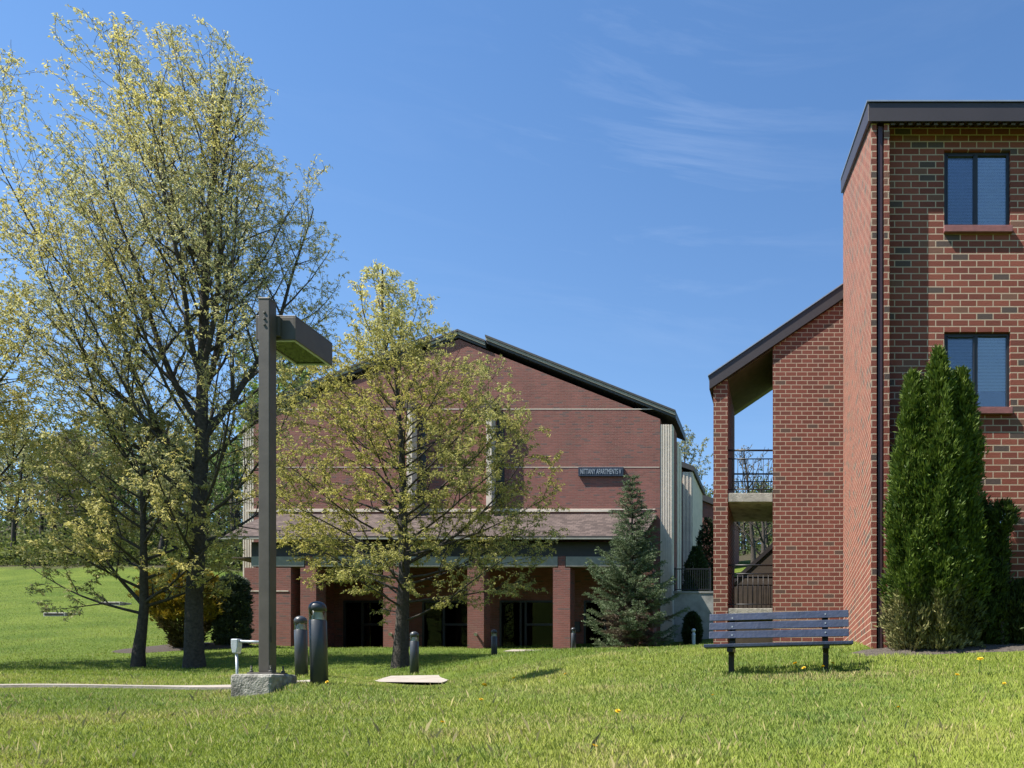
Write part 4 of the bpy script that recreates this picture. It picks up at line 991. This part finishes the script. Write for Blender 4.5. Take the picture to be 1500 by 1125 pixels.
def spruce():
    d = 33.2; bx, by, bz = at(926, d); H = WZ(694, d)-bz; rs = np.random.RandomState(77)
    tb = TB(); tb.tube([(bx, by, bz-.2), (bx, by, bz+H*.5), (bx, by, bz+H*.97)], [.13, .07, .012], 8)
    LPs = []; LD = []; LC = []
    prof = lambda q: np.interp(q, [0, .08, .2, .45, .7, .88, 1], [1.25, 1.8, 1.95, 1.45, .80, .30, .03])
    q = .05
    while q < .985:
        Rr = prof(q); nb = 6 if q < .6 else 4; a0 = rs.uniform(0, 6.28)
        for k in range(nb):
            a = a0+2*math.pi*k/nb+rs.normal()*.22; L_ = Rr*rs.uniform(.55, 1.22); el = .10+.55*q
            s_ = np.array([bx, by, bz+q*H]); dr = np.array([math.cos(a), math.sin(a), 0])
            pts = [s_+dr*L_*f+np.array([0, 0, L_*(el*f-.42*(1-q)*f*(1-f)*1.6)]) for f in (0, .35, .7, 1)]
            tb.tube([tuple(p) for p in pts], [.03, .022, .014, .006], 4)
            nt_ = int(3+L_*12)
            for j in range(nt_):
                f = .15+.85*j/nt_; i = min(int(f*3), 2); p = pts[i]+(pts[i+1]-pts[i])*(f*3-i)
                side = 1 if j % 2 else -1; ln = (.16+.40*(1-f)*L_/1.6+.10)*rs.uniform(.7, 1.2)
                sd = np.array([-dr[1], dr[0], 0])*side*.75+dr*.7+np.array([0, 0, rs.uniform(-.15, .30)]); sd /= np.linalg.norm(sd)
                m_ = int(ln/.035)+2; ff = np.linspace(0, 1, m_)[:, None]
                base = p+sd*ln*ff; rep = 4
                B_ = np.repeat(base, rep, axis=0); LPs.append(B_+rs.normal(scale=.012, size=B_.shape))
                dd = sd+rs.normal(scale=.75, size=B_.shape); dd[:, 2] += .25; LD.append(dd)
                tint = rs.uniform(.6, 1.0)+.5*f; col = np.array((.088,.118,.060))*tint
                if q < .30 and f < .55: col = np.array((.10,.070,.050))
                LC.append(np.tile(col, (len(B_), 1))*rs.uniform(.7, 1.4, (len(B_), 1))+np.repeat(ff**3, rep, 0)*np.array([[.04,.055,.030]]))
        q += .037
    t = empty('spruce_tree', (bx, by, bz)); tag(t, 'blue-green spruce with layered branches at the right end of the porch', 'tree')
    tb.build('trunk', M['bark'], t)
    P = np.concatenate(LPs); D = np.concatenate(LD); C = np.concatenate(LC); n = len(P); print('spruce', n)
    V, Cc = leaf_quads(P, D, rs.uniform(.05, .11, n), rs.uniform(.018, .032, n), C, rs)
    np_mesh('crown', V, 4, M['needle'], t, Cc)
spruce()

# ------------------------------------------------------------------ grass
def grass(name, n, z0, z1, hgt, wid, px0, px1, seed, lo=None):
    rs = np.random.RandomState(seed)
    z = np.exp(rs.uniform(math.log(z0), math.log(z1), n)); px = rs.uniform(px0, px1, n)
    x = (px-VX)/F*z
    # keep off the paving, footing and beds
    def seg(ax, ay, bx_, by_, w):
        t_ = np.clip(((x-ax)*(bx_-ax)+(z-ay)*(by_-ay))/((bx_-ax)**2+(by_-ay)**2), 0, 1)
        return np.hypot(x-ax-t_*(bx_-ax), z-ay-t_*(by_-ay)) > w
    PT = [(-18.5, 12.0), (-13, 11.9), (-7.6, 11.9)]
    ok = np.ones(n, bool)
    for a, b in zip(PT[:-1], PT[1:]): ok &= seg(*a, *b, .60)
    ok &= seg(-7.05, 14.5, -7.7, 16.3, .62)
    ok &= seg(-12, 33.2, -5, 33.6, .6)
    fx0, fx1 = WX(336, 9.45), WX(398, 9.45)
    ok &= ~((x > fx0) & (x < fx1) & (z > 9.45) & (z < 9.96))
    ok &= ~((x > 1.1) & (z > 11.88))
    ok &= ~((((x-WX(1420, 11.45))/1.95)**2+((z-11.45)/.58)**2 < 1))
    ok &= ~((((x-WX(275, 30.5))/2.7)**2+((z-30.5)/1.5)**2 < 1))
    x, z = x[ok], z[ok]; n = len(x); zz = ground(x, z)
    n1 = vnoise(x*.9+40, z*.9+40, 3); n2 = vnoise(x*4.5+40, z*4.5+40, 4); n3 = vnoise(x*.35+9, z*.35+20, 5); n4 = vnoise(x*13+9, z*13+20, 6)
    h = hgt*rs.uniform(.45, 1.35, n)*(.55+.6*n2+.55*n4)*(.8+.4*n1)
    h = np.where((x > fx0-.3) & (x < fx1+.3) & (z > 8.9) & (z < 9.46), h*.4, h)
    nearpath = (x > -18) & (x < -7.2) & (z > 9.6) & (z < 11.4); h = np.where(nearpath, h*.45, h); h = np.where((x > -8.2) & (x < -5.9) & (z > 12.6) & (z < 14.6), h*.35, h)
    tall = rs.rand(n) < .0022; h = np.where(tall, h*1.9, h)
    a = rs.uniform(0, 2*np.pi, n); w = wid*np.clip(z/7, .75, 4)*rs.uniform(.6, 1.4, n)*np.where(tall, .4, 1)
    sx, sy = np.cos(a)*w/2, np.sin(a)*w/2; la = rs.uniform(0, 2*np.pi, n); lean = h*rs.uniform(.05, .5, n)
    V = np.empty((n, 4, 3))
    lx, ly = np.cos(la)*lean, np.sin(la)*lean
    V[:, 0] = np.stack([x-sx, z-sy, zz-.012], 1); V[:, 1] = np.stack([x+sx, z+sy, zz-.012], 1)
    V[:, 2] = np.stack([x+sx*.55+lx*.38, z+sy*.55+ly*.38, zz+h*.62], 1)
    V[:, 3] = np.stack([x+lx, z+ly, zz+h*.95], 1)
    g0 = np.array([.180,.250,.026]); g1 = np.array([.385,.425,.075]); st = np.array([.38,.33,.14]); dk = np.array([.06,.12,.02])
    q = np.clip(.45*rs.rand(n)+.55*n2*.6+.4*(n1-.4), 0, 1)[:, None]; C = g0+(g1-g0)*q
    q = (np.clip((n3-.55)*4, 0, 1)*.35+np.clip((n2-.66)*5, 0, 1)*.35)[:, None]; C = C*(1-q)+dk*1.5*q; q = (np.clip((n1-.60)*4, 0, 1)*.35)[:, None]; C = C*(1-q)+np.array([.40,.39,.10])*q
    dry = rs.rand(n) < (.05+.5*np.clip(n1*n2-.38, 0, 1)*2.2)
    bare = np.exp(-((x-.4)/1.3)**2-((z-9.75)/.30)**2) + .7*np.exp(-((x+5.2)/1.2)**2-((z-7.2)/.5)**2) + .7*np.exp(-((x+1.5)/1.0)**2-((z-6.4)/.3)**2)
    dry |= (rs.rand(n) < .55*bare) | tall
    C[dry] = st*rs.uniform(.6, 1.25, (dry.sum(), 1))
    if lo is not None: C = C*np.array(lo)
    C = C*rs.uniform(.82, 1.18, (n, 1))
    o = np_mesh(name, V.reshape(-1, 3), 4, M['grassblade'], None, np.repeat(C, 4, axis=0)); tag(o, kind='stuff')
grass('lawn_grass', 1050000, 3.9, 15.5, .050, .0019, -160, 1700, 1)
grass('far_grass', 260000, 15.5, 60, .050, .0036, -160, 1300, 2, lo=(.66, .76, .50))

# ------------------------------------------------------------------ dandelions
def dandelion():
    t = empty('dandelion', (0, 0, 0))
    m = MB(); m.tube([(0, 0, -.02), (.004, 0, .05), (.012, 0, .112)], .0025, 6); m.build('stem', M['stemgreen'], t)
    rs = np.random.RandomState(5); m = MB(); 
    for ring, (n, r_, el) in enumerate(((18, .022, .15), (16, .018, .5), (12, .013, .9), (8, .008, 1.3))):
        for k in range(n):
            a = 2*math.pi*(k+.5*ring)/n+rs.normal()*.08; e = el+rs.normal()*.08; c = Vector((.012, 0, .112)); d = Vector((math.cos(a)*math.cos(e), math.sin(a)*math.cos(e), math.sin(e))); s_ = Vector((-math.sin(a), math.cos(a), 0))*.0035
            p = c+d*r_; m.add([c, c+d*r_*.7+s_, p, c+d*r_*.7-s_], [(0,1,2,3)])
    m.build('flower_head', M['petal'], t)
    return t
bpy.context.view_layer.update()
dd = dandelion()
DS = [(1470, 1015, 8.0, .8, 'small dandelion near the right edge of the lawn'), (700, 1040, 7.2, .8, 'small dandelion in the open lawn left of centre'), (640, 1085, 5.6, .8, 'low dandelion near the bottom left of centre'), (1320, 1060, 6.6, .7, 'small dandelion low in the lawn below the arborvitae'), (1050, 1030, 7.6, .7, 'small dandelion in front of the left bench leg'), (1435, 990, 9.3, 1.5, 'largest dandelion, right of the bench before the arborvitae'), (1393, 1002, 8.6, 1.1, 'dandelion just left of the largest one'),
      (1213, 982, 10.0, 1.1, 'dandelion at the foot of the right bench leg'), (1208, 984, 9.95, .9, 'small dandelion touching the right bench leg'), (1177, 992, 9.9, 1.3, 'dandelion in dry grass under the bench seat'), (1183, 993, 9.8, 1.0, 'dandelion beside the one under the bench seat'),
      (900, 1068, 6.3, .9, 'dandelion in the open lawn below the spruce'), (852, 1122, 4.75, .8, 'dandelion at the very bottom edge of the lawn'),
      (698, 1010, 8.8, 1.2, 'dandelion in the lawn right of the path end'), (757, 994, 10.5, .8, 'tiny dandelion on the crest left of the fourth bollard line'), (840, 996, 10.3, .9, 'tiny dandelion on the crest under the spruce'), (487, 1004, 9.6, .8, 'dandelion by the foot of the nearest bollard')]
for i, (px, py, d, s_, lab) in enumerate(DS):
    o = dd if i == 0 else copy_tree(dd)
    x = WX(px, d); o.location = (x, d, G(x, d)); o.scale = (s_*1.4,)*3; o.rotation_euler = (R(18), R(-8+i*3), i*1.1); tag(o, lab, 'flower', 'dandelions in the lawn')

# ------------------------------------------------------------------ light, sky, camera
w = bpy.data.worlds.new('World'); S.world = w; w.use_nodes = True
t = w.node_tree; t.nodes.clear(); N = t.nodes.new; L = t.links.new
out = N('ShaderNodeOutputWorld'); bg = N('ShaderNodeBackground'); sky = N('ShaderNodeTexSky'); sky.sky_type = 'NISHITA'; sky.sun_disc = False
sky.sun_elevation = SUN_E
sdir = Vector((-math.cos(SUN_A)*math.cos(SUN_E), -math.sin(SUN_A)*math.cos(SUN_E), math.sin(SUN_E)))
sky.sun_rotation = math.atan2(sdir.x, sdir.y) % (2*math.pi)
sky.air_density = 1.0; sky.dust_density = .15; sky.ozone_density = 3.0; sky.altitude = 300
tc = N('ShaderNodeTexCoord')
# thin cirrus wisps high in the sky, laid out by direction
mp = N('ShaderNodeMapping'); mp.inputs['Scale'].default_value = (1.3, 1.3, 9.5); mp.inputs['Rotation'].default_value = (0, R(-4), 0); mp.inputs['Location'].default_value = (.4, .11, .35); L(tc.outputs['Generated'], mp.inputs['Vector'])
cn = N('ShaderNodeTexNoise'); cn.inputs['Scale'].default_value = 2.6; cn.inputs['Detail'].default_value = 9; cn.inputs['Roughness'].default_value = .62; cn.inputs['Distortion'].default_value = .6; L(mp.outputs[0], cn.inputs['Vector'])
dist = N('ShaderNodeVectorMath'); dist.operation = 'DISTANCE'; cdir = Vector((-.16, 1, .69)).normalized(); dist.inputs[1].default_value = cdir
nrm = N('ShaderNodeVectorMath'); nrm.operation = 'NORMALIZE'; L(tc.outputs['Generated'], nrm.inputs[0]); L(nrm.outputs[0], dist.inputs[0])
mr = N('ShaderNodeMapRange'); mr.inputs['From Min'].default_value = .02; mr.inputs['From Max'].default_value = .22; mr.inputs['To Min'].default_value = 1; mr.inputs['To Max'].default_value = .15; L(dist.outputs['Value'], mr.inputs['Value'])
m2 = N('ShaderNodeMapRange'); m2.inputs['From Min'].default_value = .52; m2.inputs['From Max'].default_value = .85; m2.inputs['To Max'].default_value = .15; L(cn.outputs['Fac'], m2.inputs['Value'])
mu = N('ShaderNodeMath'); mu.operation = 'MULTIPLY'; L(mr.outputs[0], mu.inputs[0]); L(m2.outputs[0], mu.inputs[1])
mx = N('ShaderNodeMixRGB'); mx.inputs[2].default_value = (7.0, 7.6, 8.6, 1); L(mu.outputs[0], mx.inputs[0]); sz = N('ShaderNodeSeparateXYZ'); L(nrm.outputs[0], sz.inputs[0]); hr = N('ShaderNodeValToRGB'); L(sz.outputs['Z'], hr.inputs[0])
hr.color_ramp.elements[0].position = .05; hr.color_ramp.elements[0].color = (1.06, 1.12, 1.10, 1); hr.color_ramp.elements[1].position = .62; hr.color_ramp.elements[1].color = (.76, .98, 1.13, 1)
tn = N('ShaderNodeVectorMath'); tn.operation = 'MULTIPLY'; L(hr.outputs[0], tn.inputs[1]); L(sky.outputs[0], tn.inputs[0]); L(tn.outputs[0], mx.inputs[1])
L(mx.outputs[0], bg.inputs[0]); bg.inputs[1].default_value = .088; L(bg.outputs[0], out.inputs[0])

sl = bpy.data.lights.new('sun', 'SUN'); sl.energy = 5.0; sl.angle = R(.5); sl.color = (1.0, .94, .83)
so = bpy.data.objects.new('sun', sl); COL.objects.link(so); so.rotation_euler = (-sdir).to_track_quat('-Z', 'Y').to_euler(); so.location = (0, 0, 30)

cd = bpy.data.cameras.new('camera'); cam = bpy.data.objects.new('camera', cd); COL.objects.link(cam); S.camera = cam
cam.location = (0, 0, 0); cam.rotation_euler = (R(90), 0, 0)
cd.sensor_width = 36; cd.sensor_fit = 'HORIZONTAL'; cd.lens = F/1500*36
cd.shift_x = (750-VX)/1500; cd.shift_y = (VY-562.5)/1500
cd.clip_start = .05; cd.clip_end = 1500

S.view_settings.view_transform = 'Standard'; S.view_settings.look = 'None'; S.view_settings.gamma = 1; S.view_settings.exposure = 1.1
S.render.resolution_x = 1024; S.render.resolution_y = 768
